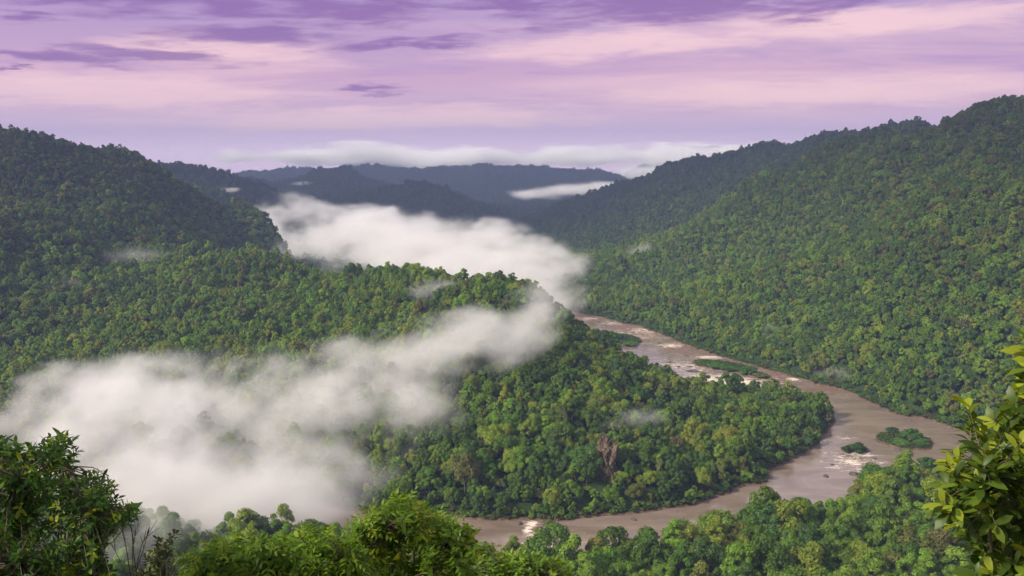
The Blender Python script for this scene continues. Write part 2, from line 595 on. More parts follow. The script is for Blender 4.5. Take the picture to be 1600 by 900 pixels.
def build_ground():
    ys = list(np.arange(-300, 0, 30)) + list(np.arange(0, 60, 6)) + list(np.arange(60, 1500, 4.5))
    while ys[-1] < 7100:
        ys.append(ys[-1] * 1.014)
    ys = np.array(ys)
    nc = 380
    t = np.linspace(-1, 1, nc)
    X = t[None, :] * (0.72 * np.maximum(ys, 0) + 160 + 0.5 * np.maximum(-ys, 0))[:, None]
    Y = np.repeat(ys[:, None], nc, 1)
    Z = height(X, Y)
    V = np.stack([X, Y, Z], -1).reshape(-1, 3)
    nr = len(ys)
    i = np.arange(nr * nc).reshape(nr, nc)
    F = np.stack([i[:-1, :-1], i[:-1, 1:], i[1:, 1:], i[1:, :-1]], -1).reshape(-1, 4)
    me = mesh_np('ground', V, F, True)
    m, nt, out = new_mat('forest_floor')
    N, L = nt.nodes.new, nt.links.new
    geo = N('ShaderNodeNewGeometry')
    sep = N('ShaderNodeSeparateXYZ')
    L(geo.outputs['Position'], sep.inputs[0])
    n = N('ShaderNodeTexNoise')
    n.inputs['Scale'].default_value = 0.05
    n.inputs['Detail'].default_value = 8
    n.inputs['Roughness'].default_value = 0.7
    L(geo.outputs['Position'], n.inputs['Vector'])
    cr = N('ShaderNodeValToRGB')
    cr.color_ramp.elements[0].position, cr.color_ramp.elements[0].color = 0.35, (0.016, 0.032, 0.010, 1)
    cr.color_ramp.elements[1].position, cr.color_ramp.elements[1].color = 0.68, (0.035, 0.062, 0.016, 1)
    L(n.outputs[0], cr.inputs[0])
    soil = N('ShaderNodeValToRGB')
    soil.color_ramp.elements[0].position, soil.color_ramp.elements[0].color = 0.35, (0.075, 0.045, 0.03, 1)
    soil.color_ramp.elements[1].position, soil.color_ramp.elements[1].color = 0.65, (0.17, 0.115, 0.08, 1)
    n2 = N('ShaderNodeTexNoise')
    n2.inputs['Scale'].default_value = 0.25
    n2.inputs['Detail'].default_value = 6
    L(geo.outputs['Position'], n2.inputs['Vector'])
    L(n2.outputs[0], soil.inputs[0])
    hgt = N('ShaderNodeMath')
    hgt.operation = 'MULTIPLY_ADD'
    L(n2.outputs[0], hgt.inputs[0])
    hgt.inputs[1].default_value = 1.6
    L(sep.outputs[2], hgt.inputs[2])
    mr = N('ShaderNodeMapRange')
    L(hgt.outputs[0], mr.inputs[0])
    mr.inputs[1].default_value = 1.7
    mr.inputs[2].default_value = 2.5
    mx = N('ShaderNodeMix')
    mx.data_type = 'RGBA'
    L(mr.outputs[0], mx.inputs[0])
    L(soil.outputs[0], mx.inputs[6])
    L(cr.outputs[0], mx.inputs[7])
    bp = N('ShaderNodeBump')
    bp.inputs['Strength'].default_value = 0.6
    bp.inputs['Distance'].default_value = 1.5
    L(n2.outputs[0], bp.inputs['Height'])
    p = N('ShaderNodeBsdfPrincipled')
    p.inputs['Roughness'].default_value = 0.95
    p.inputs['Specular IOR Level'].default_value = 0.1
    L(mx.outputs[2], p.inputs['Base Color'])
    L(bp.outputs[0], p.inputs['Normal'])
    L(p.outputs[0], out.inputs[0])
    o = link('ground', me, mat=m)
    tag(o, 'forest floor and earth banks of the valley and its hills', 'ground', kind='structure')


build_ground()

# ------------------------------------------------------------------ river
FOAM = [  # pixel centre, half sizes in pixels, strength
    (1000, 524, 75, 16, .40), (1090, 574, 85, 22, .42), (1190, 592, 50, 12, .40), (1325, 716, 62, 28, .40), (870, 838, 60, 16, .38),
    (1010, 516, 40, 7, .55), (1050, 540, 26, 5, .62), (1070, 536, 22, 4, .5), (1110, 558, 26, 3, .8), (1165, 574, 20, 4, 1.0), (1150, 598, 44, 10, 1.0), (1105, 592, 45, 9, .75), (1090, 600, 45, 7, .8),
    (1060, 572, 26, 5, .55), (1130, 588, 26, 5, .6), (1038, 571, 14, 3, .6), (1240, 592, 14, 4, .8), (960, 505, 40, 4, .5), (920, 498, 28, 3, .5),
    (1275, 690, 22, 4, .7), (1320, 684, 22, 4, .5), (1345, 710, 26, 5, .75), (1330, 722, 26, 7, .7), (1305, 730, 20, 4, .6), (1340, 733, 22, 4, .6), (1370, 722, 22, 4, .55), (1288, 613, 14, 2, .5),
    (830, 818, 14, 7, .9), (826, 828, 7, 8, 1.0), (838, 836, 20, 6, .85), (860, 830, 26, 8, .6), (850, 855, 40, 5, .8), (900, 847, 36, 5, .5), (1415, 708, 12, 2, .6), (1445, 683, 8, 2, .6), (820, 852, 12, 5, .8)]


def build_river():
    xs = np.arange(-1000, 640, 5.0)
    ys = np.concatenate([np.arange(470, 1000, 4.0), np.arange(1000, 2400, 8.0)])
    X, Y = np.meshgrid(xs, ys)
    V = np.stack([X, Y, np.zeros_like(X)], -1).reshape(-1, 3)
    nr, nc = X.shape
    i = np.arange(nr * nc).reshape(nr, nc)
    F = np.stack([i[:-1, :-1], i[:-1, 1:], i[1:, 1:], i[1:, :-1]], -1).reshape(-1, 4)
    d = river_dist(V[:, 0], V[:, 1])
    keep = (d < 12)[F].any(1)
    F = F[keep]
    used = np.unique(F)
    remap = np.full(len(V), -1)
    remap[used] = np.arange(len(used))
    V, F, d = V[used], remap[F], d[used]
    foam = np.zeros(len(V))
    for (u, v, a, b, s) in FOAM:
        c = at_z(u, v)
        mx = abs(at_z(u + a, v)[0] - c[0])
        my = abs(at_z(u, v - b)[1] - c[1])
        foam = np.maximum(foam, s * np.exp(-((V[:, 0] - c[0]) / mx) ** 2 - ((V[:, 1] - c[1]) / my) ** 2))
    # shallow bars show the brown bed along the far bank upstream
    shoal = np.zeros(len(V))
    for (u, v, a, b) in [(905, 493, 60, 9), (985, 512, 60, 9), (1065, 543, 45, 9), (1010, 525, 24, 5), (1215, 590, 45, 9), (1300, 608, 50, 7), (1120, 556, 34, 5), (1080, 552, 20, 9)]:
        c = at_z(u, v)
        mx = abs(at_z(u + a, v)[0] - c[0])
        my = abs(at_z(u, v - b)[1] - c[1])
        shoal = np.maximum(shoal, np.exp(-((V[:, 0] - c[0]) / mx) ** 2 - ((V[:, 1] - c[1]) / my) ** 2))
    me = mesh_np('river', V, F, True)
    point_attr(me, 'foam', 'FLOAT', foam.astype(np.float32))
    point_attr(me, 'shoal', 'FLOAT', shoal.astype(np.float32))
    m, nt, out = new_mat('muddy_water')
    N, L = nt.nodes.new, nt.links.new
    geo = N('ShaderNodeNewGeometry')

    def mapped(sc, rot=0.0):
        mp = N('ShaderNodeMapping')
        mp.inputs['Scale'].default_value = sc
        mp.inputs['Rotation'].default_value = (0, 0, rot)
        L(geo.outputs['Position'], mp.inputs[0])
        return mp.outputs[0]

    def nz(vec, scale, detail=5, rough=0.6, dist=0.0):
        n = N('ShaderNodeTexNoise')
        n.inputs['Scale'].default_value = scale
        n.inputs['Detail'].default_value = detail
        n.inputs['Roughness'].default_value = rough
        n.inputs['Distortion'].default_value = dist
        L(vec, n.inputs['Vector'])
        return n.outputs[0]

    def mm(op, a, b, clamp=False):
        n = N('ShaderNodeMath')
        n.operation = op
        n.use_clamp = clamp
        for k, q in enumerate((a, b)):
            if isinstance(q, (int, float)):
                n.inputs[k].default_value = q
            else:
                L(q, n.inputs[k])
        return n.outputs[0]
    fa = N('ShaderNodeAttribute')
    fa.attribute_name = 'foam'
    sh = N('ShaderNodeAttribute')
    sh.attribute_name = 'shoal'
    streak = nz(mapped((0.40, 1, 1), 0.25), 0.30, 7, 0.74, 1.4)
    fmask = N('ShaderNodeMapRange')
    fmask.interpolation_type = 'SMOOTHSTEP'
    L(mm('ADD', mm('MULTIPLY', fa.outputs['Fac'], 0.62), mm('MULTIPLY', mm('SUBTRACT', streak, 0.5), 1.9)), fmask.inputs[0])
    fmask.inputs[1].default_value = 0.22
    fmask.inputs[2].default_value = 0.50
    fm = mm('MULTIPLY', fmask.outputs[0], mm('MULTIPLY', fa.outputs['Fac'], 2.2, True))
    smask = N('ShaderNodeMapRange')
    smask.interpolation_type = 'SMOOTHSTEP'
    L(mm('ADD', mm('MULTIPLY', sh.outputs['Fac'], 0.7), mm('MULTIPLY', mm('SUBTRACT', nz(mapped((0.5, 1, 1), 0.5), 0.07, 6, 0.65, 0.8), 0.5), 1.6)), smask.inputs[0])
    smask.inputs[1].default_value = 0.3
    smask.inputs[2].default_value = 0.62
    mud = N('ShaderNodeValToRGB')
    mud.color_ramp.elements[0].position, mud.color_ramp.elements[0].color = 0.38, (0.160, 0.118, 0.092, 1)
    mud.color_ramp.elements[1].position, mud.color_ramp.elements[1].color = 0.62, (0.255, 0.200, 0.165, 1)
    L(nz(mapped((0.35, 1, 1), 0.45), 0.03, 7, 0.7, 1.0), mud.inputs[0])
    c1 = N('ShaderNodeMix')
    c1.data_type = 'RGBA'
    L(smask.outputs[0], c1.inputs[0])
    L(mud.outputs[0], c1.inputs[6])
    c1.inputs[7].default_value = (0.15, 0.085, 0.055, 1)
    p = N('ShaderNodeBsdfPrincipled')
    L(c1.outputs[2], p.inputs['Base Color'])
    p.inputs['IOR'].default_value = 1.6
    rg = N('ShaderNodeMapRange')
    L(smask.outputs[0], rg.inputs[0])
    rg.inputs[3].default_value = 0.07
    rg.inputs[4].default_value = 0.7
    L(rg.outputs[0], p.inputs['Roughness'])
    wv = mm('ADD', nz(mapped((0.6, 1, 1), 0.3), 0.5, 4, 0.6), mm('MULTIPLY', nz(mapped((0.5, 1, 1), 0.2), 0.1, 3, 0.5), 1.5))
    bp = N('ShaderNodeBump')
    bp.inputs['Strength'].default_value = 0.35
    bp.inputs['Distance'].default_value = 0.25
    L(wv, bp.inputs['Height'])
    L(bp.outputs[0], p.inputs['Normal'])
    fo = N('ShaderNodeBsdfDiffuse')
    fo.inputs[0].default_value = (0.72, 0.62, 0.53, 1)
    mx = N('ShaderNodeMixShader')
    L(fm, mx.inputs[0])
    L(p.outputs[0], mx.inputs[1])
    L(fo.outputs[0], mx.inputs[2])
    L(mx.outputs[0], out.inputs[0])
    o = link('river', me, mat=m)
    tag(o, 'brown muddy river bending round the wooded peninsula with patches of white water', 'river', kind='structure')


build_river()


# ------------------------------------------------------------------ tree prototypes
def leaf_quads(P, Nn, size, g, aspect=1.5):
    """one bent leaf spray per point: two quads folded along the middle"""
    n = len(P)
    Nn = Nn / np.linalg.norm(Nn, axis=1, keepdims=True)
    rnd = g.normal(size=(n, 3))
    T = np.cross(Nn, rnd)
    T /= np.linalg.norm(T, axis=1, keepdims=True) + 1e-9
    B = np.cross(Nn, T)
    s = (size * g.uniform(0.65, 1.35, n))[:, None]
    a = T * s * aspect * 0.5
    b = B * s * 0.5
    dz = -Nn * s * 0.18
    v = np.stack([P - a, P - a * 0.1 - b + dz, P + a, P - a * 0.1 + b + dz], 1)
    F = np.arange(n * 4).reshape(n, 4)
    return v.reshape(-1, 3), F


def crown_geo(g, H, Rr, kind, nleaf, leaf):
    """leaf sprays laid over the lobes of a crown that is H tall and Rr in radius"""
    lobes = []
    if kind == 'round':
        nl, zc, rz, lr = 24, 0.58 * H, 0.36 * H, 0.30
    elif kind == 'spread':
        nl, zc, rz, lr = 26, 0.64 * H, 0.27 * H, 0.34
    elif kind == 'tall':
        nl, zc, rz, lr = 22, 0.55 * H, 0.42 * H, 0.33
    else:
        nl, zc, rz, lr = 12, 0.50 * H, 0.40 * H, 0.42
    lean = g.normal(size=2) * 0.16 * Rr
    for i in range(nl):
        th = 2.399963 * i + g.uniform(-0.6, 0.6)
        k = (i + 0.5) / nl
        cz = 1 - 1.75 * k + g.normal() * 0.12
        rr = math.sqrt(max(0.03, 1 - min(1, cz * cz))) * g.uniform(0.35, 1.0)
        c = np.array([Rr * rr * math.cos(th) + lean[0] * cz, Rr * rr * math.sin(th) + lean[1] * cz, zc + rz * cz * g.uniform(0.7, 1.12)])
        lobes.append((c, Rr * lr * g.uniform(0.6, 1.35)))
    A = np.array([r * r for _, r in lobes])
    cnt = np.maximum((nleaf * A / A.sum()).astype(int), 6)
    Ps, Ns = [], []
    cc = np.array([0, 0, zc - rz * 0.6])
    for (c, r), n in zip(lobes, cnt):
        d = g.normal(size=(n * 2, 3))
        d /= np.linalg.norm(d, axis=1, keepdims=True)
        o = c - cc
        o = o / np.linalg.norm(o)
        sc = d @ o + 0.35 * d[:, 2] + g.normal(size=len(d)) * 0.3
        d = d[np.argsort(-sc)[:n]]
        q = c + d * np.array([1, 1, 0.8]) * r * g.uniform(0.62, 1.18, n)[:, None]
        Ps.append(q)
        Ns.append(d + np.array([0, 0, 0.45]) + g.normal(size=(n, 3)) * 0.38)
    P, Nn = np.concatenate(Ps), np.concatenate(Ns)
    v, F = leaf_quads(P, Nn, leaf, g)
    return v, F, lobes


def tube(pts, rad, ns=6):
    pts = np.asarray(pts, float)
    V, F = [], []
    for i, p in enumerate(pts):
        d = pts[min(i + 1, len(pts) - 1)] - pts[max(i - 1, 0)]
        d = d / (np.linalg.norm(d) + 1e-9)
        h = np.array([1, 0, 0]) if abs(d[0]) < 0.8 else np.array([0, 1, 0])
        a = np.cross(d, h)
        a /= np.linalg.norm(a)
        b = np.cross(d, a)
        for k in range(ns):
            t = 2 * math.pi * k / ns
            V.append(p + rad[i] * (a * math.cos(t) + b * math.sin(t)))
    for i in range(len(pts) - 1):
        for k in range(ns):
            k2 = (k + 1) % ns
            F.append((i * ns + k, i * ns + k2, (i + 1) * ns + k2, (i + 1) * ns + k))
    return np.array(V), np.array(F)


def merge(parts):
    V, F, o = [], [], 0
    for v, f in parts:
        V.append(v)
        F.append(f + o)
        o += len(v)
    return np.concatenate(V), np.concatenate(F)


def trunk_geo(g, H, Rr, lobes):
    top = np.array([g.uniform(-0.5, 0.5), g.uniform(-0.5, 0.5), 0.62 * H])
    mid = np.array([g.uniform(-0.3, 0.3), g.uniform(-0.3, 0.3), 0.3 * H])
    parts = [tube([(0, 0, -1.5), mid, top], [0.035 * H, 0.026 * H, 0.013 * H])]
    for c, r in lobes[2:9]:
        s = mid + (top - mid) * g.uniform(0.2, 0.9)
        m = (s + c) / 2 - np.array([0, 0, 0.04 * H])
        parts.append(tube([s, m, c], [0.012 * H, 0.008 * H, 0.003 * H], 5))
    return merge(parts)


def leafv(me, nv, per, g):
    n = nv // per
    v = np.repeat(np.clip(g.normal(0.5, 0.22, n), 0, 1), per)
    point_attr(me, 'leafv', 'FLOAT', v.astype(np.float32))


def make_proto(kind, seed, nleaf, leaf, H=14.0, Rr=6.0):
    g = np.random.default_rng(seed)
    v, F, lobes = crown_geo(g, H, Rr, kind, nleaf, leaf)
    tv, tf = trunk_geo(g, H, Rr, lobes)
    crown = mesh_np('crown_' + kind, v, F)
    leafv(crown, len(v), 4, g)
    crown.materials.append(M_CROWN)
    trunk = mesh_np('trunk_' + kind, tv, tf, True)
    trunk.materials.append(M_BARK)
    both = mesh_np('tree_' + kind, np.concatenate([v, tv]), np.concatenate([F, tf + len(v)]))
    lv = np.concatenate([np.repeat(np.clip(g.normal(0.5, 0.22, len(v) // 4), 0, 1), 4), np.full(len(tv), 0.5)])
    point_attr(both, 'leafv', 'FLOAT', lv.astype(np.float32))
    both.materials.append(M_CROWN)
    both.materials.append(M_BARK)
    mi = np.zeros(len(F) + len(tf), np.int32)
    mi[len(F):] = 1
    both.polygons.foreach_set('material_index', mi)
    return {'crown': crown, 'trunk': trunk, 'both': both, 'kind': kind}


SHAPES = ['round', 'spread', 'tall']
# finely leaved prototypes for the trees that show largest, coarser ones for the distance
FINE = [make_proto(k, 100 + i, 3600, 0.62, H, r) for i, (k, H, r) in enumerate([('round', 14, 6.3), ('round', 13, 6.8), ('spread', 13.5, 7.2), ('spread', 15, 6.8), ('tall', 16.5, 5.0), ('tall', 15.5, 5.5)])]
MID = [make_proto(k, 200 + i, 1500, 0.92, H, r) for i, (k, H, r) in enumerate([('round', 14, 6.3), ('round', 13, 6.8), ('spread', 13.5, 7.2), ('spread', 15, 6.8), ('tall', 16.5, 5.0), ('tall', 15.5, 5.5)])]
FAR = [make_proto(k, 300 + i, 520, 1.6, H, r) for i, (k, H, r) in enumerate([('round', 14, 7.0), ('spread', 13.5, 7.6), ('tall', 16, 5.8)])]
LOW = [make_proto('bush', 400 + i, 300, 0.7, 3.2, 2.2) for i in range(3)]


def proto_obj(p):
    if 'obj' not in p:
        p['obj'] = bpy.data.objects.new('forest_tree_source', p['both'])
    return p['obj']


def scatter(name, P, yaw, scl, idx, tint, protos, label, cat):
    me = mesh_np(name, P)
    point_attr(me, 'tint', 'FLOAT_VECTOR', tint.astype(np.float32))
    point_attr(me, 'rot', 'FLOAT_VECTOR', yaw.astype(np.float32))
    point_attr(me, 'scl', 'FLOAT_VECTOR', scl.astype(np.float32))
    point_attr(me, 'idx', 'INT', idx.astype(np.int32))
    o = link(name, me)
    ng = bpy.data.node_groups.new(name + '_scatter', 'GeometryNodeTree')
    ng.interface.new_socket('Geometry', in_out='INPUT', socket_type='NodeSocketGeometry')
    ng.interface.new_socket('Geometry', in_out='OUTPUT', socket_type='NodeSocketGeometry')
    N, L = ng.nodes.new, ng.links.new
    gi, go = N('NodeGroupInput'), N('NodeGroupOutput')

    def named(nm, ty):
        a = N('GeometryNodeInputNamedAttribute')
        a.data_type = ty
        a.inputs['Name'].default_value = nm
        return a.outputs['Attribute']
    join = N('GeometryNodeJoinGeometry')
    for k, p in enumerate(protos):
        sel = N('FunctionNodeCompare')
        sel.data_type = 'INT'
        sel.operation = 'EQUAL'
        L(named('idx', 'INT'), sel.inputs[2])
        sel.inputs[3].default_value = k
        oi = N('GeometryNodeObjectInfo')
        oi.inputs['Object'].default_value = proto_obj(p)
        oi.inputs['As Instance'].default_value = True
        ip = N('GeometryNodeInstanceOnPoints')
        L(gi.outputs[0], ip.inputs['Points'])
        L(sel.outputs[0], ip.inputs['Selection'])
        L(oi.outputs['Geometry'], ip.inputs['Instance'])
        L(named('rot', 'FLOAT_VECTOR'), ip.inputs['Rotation'])
        L(named('scl', 'FLOAT_VECTOR'), ip.inputs['Scale'])
        L(ip.outputs[0], join.inputs[0])
    L(join.outputs[0], go.inputs[0])
    md = o.modifiers.new('scatter', 'NODES')
    md.node_group = ng
    tag(o, label, cat, kind='stuff')
    return o


# ------------------------------------------------------------------ where the trees stand
def jitter_grid(x0, x1, y0, y1, s, g):
    xs, ys = np.arange(x0, x1, s), np.arange(y0, y1, s)
    X, Y = np.meshgrid(xs, ys)
    X = X + (np.arange(len(ys)) % 2)[:, None] * s * 0.5
    X = X + g.uniform(-0.42, 0.42, X.shape) * s
    Y = Y + g.uniform(-0.42, 0.42, X.shape) * s
    return X.ravel(), Y.ravel()


PAL = {
    'deep green': (0.044, 0.088, 0.012),
    'mid green': (0.076, 0.138, 0.014),
    'bright green': (0.112, 0.195, 0.018),
    'yellow-green': (0.155, 0.190, 0.020),
    'olive': (0.098, 0.108, 0.022),
    'bluish green': (0.034, 0.072, 0.020),
    'brownish': (0.090, 0.070, 0.028),
}
PN = list(PAL)
PC = np.array([PAL[k] for k in PN])


def tree_attrs(x, y, z, g):
    n = len(x)
    dry = np.clip((z - 60) / 190, 0, 1) * np.clip((fbm2(x / 160 + 4, y / 160 + 60, 3) - 0.25) * 2.2, 0.15, 1.2)
    lush = np.clip((fbm2(x / 120 + 20, y / 120, 3) - 0.35) * 3, 0, 1)
    lush = np.clip(lush + 0.55 * np.exp(-((x + 150) / 330) ** 2 - ((y - 900) / 260) ** 2) + 0.35 * np.exp(-((y - 520) / 110) ** 2) - 0.35 * np.clip((y - 1500) / 700, 0, 1), 0, 1.3)
    w = np.zeros((n, len(PN)))
    w[:, 0] = 0.24
    w[:, 1] = 0.26
    w[:, 2] = 0.09 + 0.20 * lush - 0.08 * dry
    w[:, 3] = 0.05 + 0.22 * lush - 0.05 * dry
    w[:, 4] = 0.07 + 0.26 * dry
    w[:, 5] = 0.14 * (1 - lush) + 0.05
    w[:, 6] = 0.008 + 0.22 * dry
    w = np.clip(w, 0.002, None)
    w /= w.sum(1, keepdims=True)
    k = (np.cumsum(w, 1) < g.random(n)[:, None]).sum(1).clip(0, len(PN) - 1)
    t = (0.76 * PC[k] + 0.24 * PC[1]) * g.uniform(0.84, 1.18, (n, 1)) * g.uniform(0.92, 1.08, (n, 3))
    t = t * (1.42 - 0.86 * np.clip((z - 85) / 190, 0, 1))[:, None]  # dimness of the upper slopes put into the leaf colour, brighter low down
    fr = np.clip((y - 1750) / 900, 0, 1)[:, None]        # dark tone of the hazy far woods put into their leaf colour
    t = t * (1 - fr) + fr * (np.array([0.022, 0.038, 0.018]) * (t.mean(1, keepdims=True) / 0.07) ** 0.5)
    return k, t


def visible(P, lift=9.0, hgt=12.0):
    """can the crown top be seen from near the viewpoint, over ground and canopy"""
    top = P + np.array([0, 0, hgt])
    u, v, f = project(top)
    ok = (f > 5) & (u > -130) & (u < 1730) & (v < 985)
    idx = np.where(ok)[0]
    cam_p = np.array([0, 0, CAMZ + 14.0])
    for s in np.concatenate([np.linspace(0.10, 0.80, 22), np.linspace(0.82, 0.975, 12)]):
        q = cam_p + (top[idx] - cam_p) * s
        g_ = HG(q[:, 0], q[:, 1]) + lift * (s < 0.96)
        idx = idx[q[:, 2] > g_]
    r = np.zeros(len(P), bool)
    r[idx] = True
    return r


# cached height lookup on a log-polar fan
_gy = np.concatenate([np.arange(0, 1500, 8.0), 1500 * 1.02 ** np.arange(0, 125)])
_gt = np.linspace(-1, 1, 300)
_GX = _gt[None, :] * (0.75 * _gy + 170)[:, None]
_GH = height(_GX, np.repeat(_gy[:, None], 300, 1))


def HG(x, y):
    r = np.clip(np.interp(y, _gy, np.arange(len(_gy))), 0, len(_gy) - 1.001)
    c = np.clip((x / (0.75 * np.maximum(y, 0) + 170) + 1) * 0.5 * 299, 0, 298.999)
    i, j = r.astype(int), c.astype(int)
    a, b = r - i, c - j
    return (_GH[i, j] * (1 - a) + _GH[i + 1, j] * a) * (1 - b) + (_GH[i, j + 1] * (1 - a) + _GH[i + 1, j + 1] * a) * b


def hit_y(u, v):
    """distance ahead at which the sight line through pixel (u, v) meets the ground"""
    d = ray(u, v)
    t = np.arange(80, 9000, 5.0)
    q = d[None, :] * t[:, None]
    z = CAMZ + q[:, 2]
    below = z < HG(q[:, 0], q[:, 1]) + 7
    return q[np.argmax(below), 1] if below.any() else 6000.0


def on_ground(u, v):
    y = hit_y(u, v)
    p = at_y(u, v, y)
    p[2] = float(height(np.array([p[0]]), np.array([p[1]]))[0])
    return p


OUTCROP = on_ground(940, 735)


def outcrop_clear(x, y):
    return (np.abs(x - OUTCROP[0] + 1) < 9) & (y > OUTCROP[1] - 17) & (y < OUTCROP[1] + 16)


g0 = np.random.default_rng(21)
_g = [jitter_grid(-1500, 1500, 60, 850, 7.2, g0), jitter_grid(-1500, 1500, 850, 1200, 6.1, g0), jitter_grid(-1500, 1500, 1200, 2000, 5.4, g0)]
xa, ya = np.concatenate([q[0] for q in _g]), np.concatenate([q[1] for q in _g])
keep = np.abs(xa) < 0.66 * ya + 60
xa, ya = xa[keep], ya[keep]
xb, yb = jitter_grid(-2600, 2600, 2000, 4000, 7.5, g0)
keep = np.abs(xb) < 0.66 * yb
xb, yb = xb[keep], yb[keep]
xc, yc = jitter_grid(-2900, 2900, 4000, 5600, 9.5, g0)
keep = np.abs(xc) < 0.66 * yc
xc, yc = xc[keep], yc[keep]
xs_, ys_ = np.concatenate([xa, xb, xc]), np.concatenate([ya, yb, yc])
band = np.concatenate([np.zeros(len(xa)), np.ones(len(xb)), np.full(len(xc), 2)]).astype(int)
dr = np.full(len(xs_), 999.0)
near_r = (ys_ > 380) & (ys_ < 2500)
dr[near_r] = river_dist(xs_[near_r], ys_[near_r])
onisl = islet_of(xs_, ys_) & (dr < 8)
far_shore = (ys_ > 850) & (xs_ > -50) & (xs_ < 420) & (ys_ > np.interp(xs_, [0, 80, 170, 260, 340, 420], [1230, 1130, 1010, 930, 850, 800]))
ok = (dr > np.where(far_shore, 8.0, 2.2)) & ~onisl & ~outcrop_clear(xs_, ys_)
xs_, ys_, band, dr = xs_[ok], ys_[ok], band[ok], dr[ok]
zs_ = height(xs_, ys_)
PT = np.stack([xs_, ys_, zs_ - 0.4], 1)
vis = visible(PT)
PT, band, dr = PT[vis], band[vis], dr[vis]
print('trees', len(PT), np.bincount(band))
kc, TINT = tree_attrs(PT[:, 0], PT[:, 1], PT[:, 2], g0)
n = len(PT)
YAW = np.zeros((n, 3))
YAW[:, 2] = g0.uniform(0, 6.283, n)
YAW[:, :2] = g0.normal(0, 0.05, (n, 2))
sz = np.clip(0.63 * np.exp(g0.normal(0, 0.33, n)), 0.30, 1.45) * np.interp(PT[:, 1], [650, 1000, 1400, 2000, 2100, 4000, 4100], [1, 0.84, 0.74, 0.74, 0.86, 0.86, 1.05])
sz *= np.where(dr < 7, 0.8, 1.0)
SCL = np.stack([sz * g0.uniform(0.9, 1.12, n), sz * g0.uniform(0.9, 1.12, n), sz * g0.uniform(0.95, 1.4, n)], 1)
nb = (PT[:, 1] < 640) & (PT[:, 1] < 560 + 0.35 * np.maximum(PT[:, 0], 0)) 
SCL[nb] *= 1.3
SHP = g0.integers(0, 6, n)

# the 300 trees that show largest are things of their own
U, Vv, Fd = project(PT + np.array([0, 0, 8.0]))
FOGGY = (U < 560) & (Vv > 560)
score = np.where((U > 10) & (U < 1590) & (Vv < 893) & ~FOGGY & (band == 0), sz / Fd, 0)
score[(U > 1480) & (Vv > 560)] = 0                 # behind the leafy bush on the right
score[(U < 900) & (Vv > 835)] = 0
order = np.argsort(-score)
BIG = order[:300]
isbig = np.zeros(n, bool)
isbig[BIG] = True


def ordinal(k):
    w = ['first', 'second', 'third', 'fourth', 'fifth', 'sixth', 'seventh', 'eighth', 'ninth', 'tenth', 'eleventh', 'twelfth', 'thirteenth', 'fourteenth', 'fifteenth', 'sixteenth',
         'seventeenth', 'eighteenth', 'nineteenth', 'twentieth', 'twenty-first', 'twenty-second', 'twenty-third', 'twenty-fourth', 'twenty-fifth', 'twenty-sixth', 'twenty-seventh', 'twenty-eighth']
    return w[k] if k < len(w) else 'farthest'


def build_big_trees():
    onpen = PT[BIG, 1] > np.interp(U[BIG], [600, 800, 1050, 1200, 1330], [565, 560, 590, 640, 760])
    shape_w = {'round': 'round', 'spread': 'spreading', 'tall': 'tall'}
    groups = {}
    for j, pen in zip(BIG, onpen):
        pr = FINE[SHP[j]]
        groups.setdefault((bool(pen), PN[kc[j]], shape_w[pr['kind']]), []).append(j)
    for (pen, c, s), js in groups.items():
        js.sort(key=lambda j: U[j])
        for k, j in enumerate(js):
            pr = FINE[SHP[j]]
            e = link('forest_tree', None)
            e.location = PT[j]
            e.rotation_euler = YAW[j]
            e.scale = SCL[j]
            cr = link('crown', pr['crown'], e)
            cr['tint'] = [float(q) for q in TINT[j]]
            link('trunk', pr['trunk'], e)
            if pen:
                lab = '%s %s tree low on peninsula, %s such counting upriver to its tip' % (c, s, ordinal(k))
            else:
                lab = '%s %s tree on near bank, %s such from the feathery tree' % (c, s, ordinal(k))
            tag(e, lab, 'tree', 'trees on the peninsula shore' if pen else 'trees on the near river bank')


build_big_trees()

zone = np.where(band == 2, 4, np.where((PT[:, 1] < np.interp(U, [0, 600, 800, 1050, 1200, 1330, 1600], [560, 560, 560, 590, 640, 760, 760])), 0, 1))
right = (U > 880) & (PT[:, 1] > np.interp(PT[:, 0], [0, 100, 230, 330, 420], [1300, 1150, 960, 840, 780]))
zone = np.where((zone == 1) & right & (PT[:, 1] < 3300), 2, zone)
zone = np.where((zone == 1) & ((PT[:, 1] > 1300) | (U < 200)), 3, zone)
zone = np.where((zone != 2) & (PT[:, 1] > 2050), 4, zone)
ZN = [('riverbank_forest', 'dense green forest on the near bank below the viewpoint'),
      ('peninsula_forest', 'green forest covering the misty peninsula and its spur'),
      ('hillside_forest', 'forest covering the long slope across the river on the right'),
      ('mountain_forest', 'darker forest covering the mountain on the left'),
      ('valley_forest', 'hazy blue forest on the hills far up the valley')]
for zi, (nm, lab) in enumerate(ZN):
    for lod in range(3):
        if lod == 0:
            s = (zone == zi) & ~isbig & (Fd < 700)
            pr, ix = FINE, SHP
        elif lod == 1:
            s = (zone == zi) & ~isbig & (Fd >= 700) & (Fd < 1750)
            pr, ix = MID, SHP
        else:
            s = (zone == zi) & ~isbig & (Fd >= 1750)
            pr, ix = FAR, SHP // 2
        if s.sum() == 0:
            continue
        extra = ['', ', middle distance', ', upper and farther part'][lod] if zi in (1, 2, 3) else ['', ', farther back', ''][lod]
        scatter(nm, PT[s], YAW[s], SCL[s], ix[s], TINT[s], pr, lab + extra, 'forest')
        print(nm, lod, int(s.sum()))


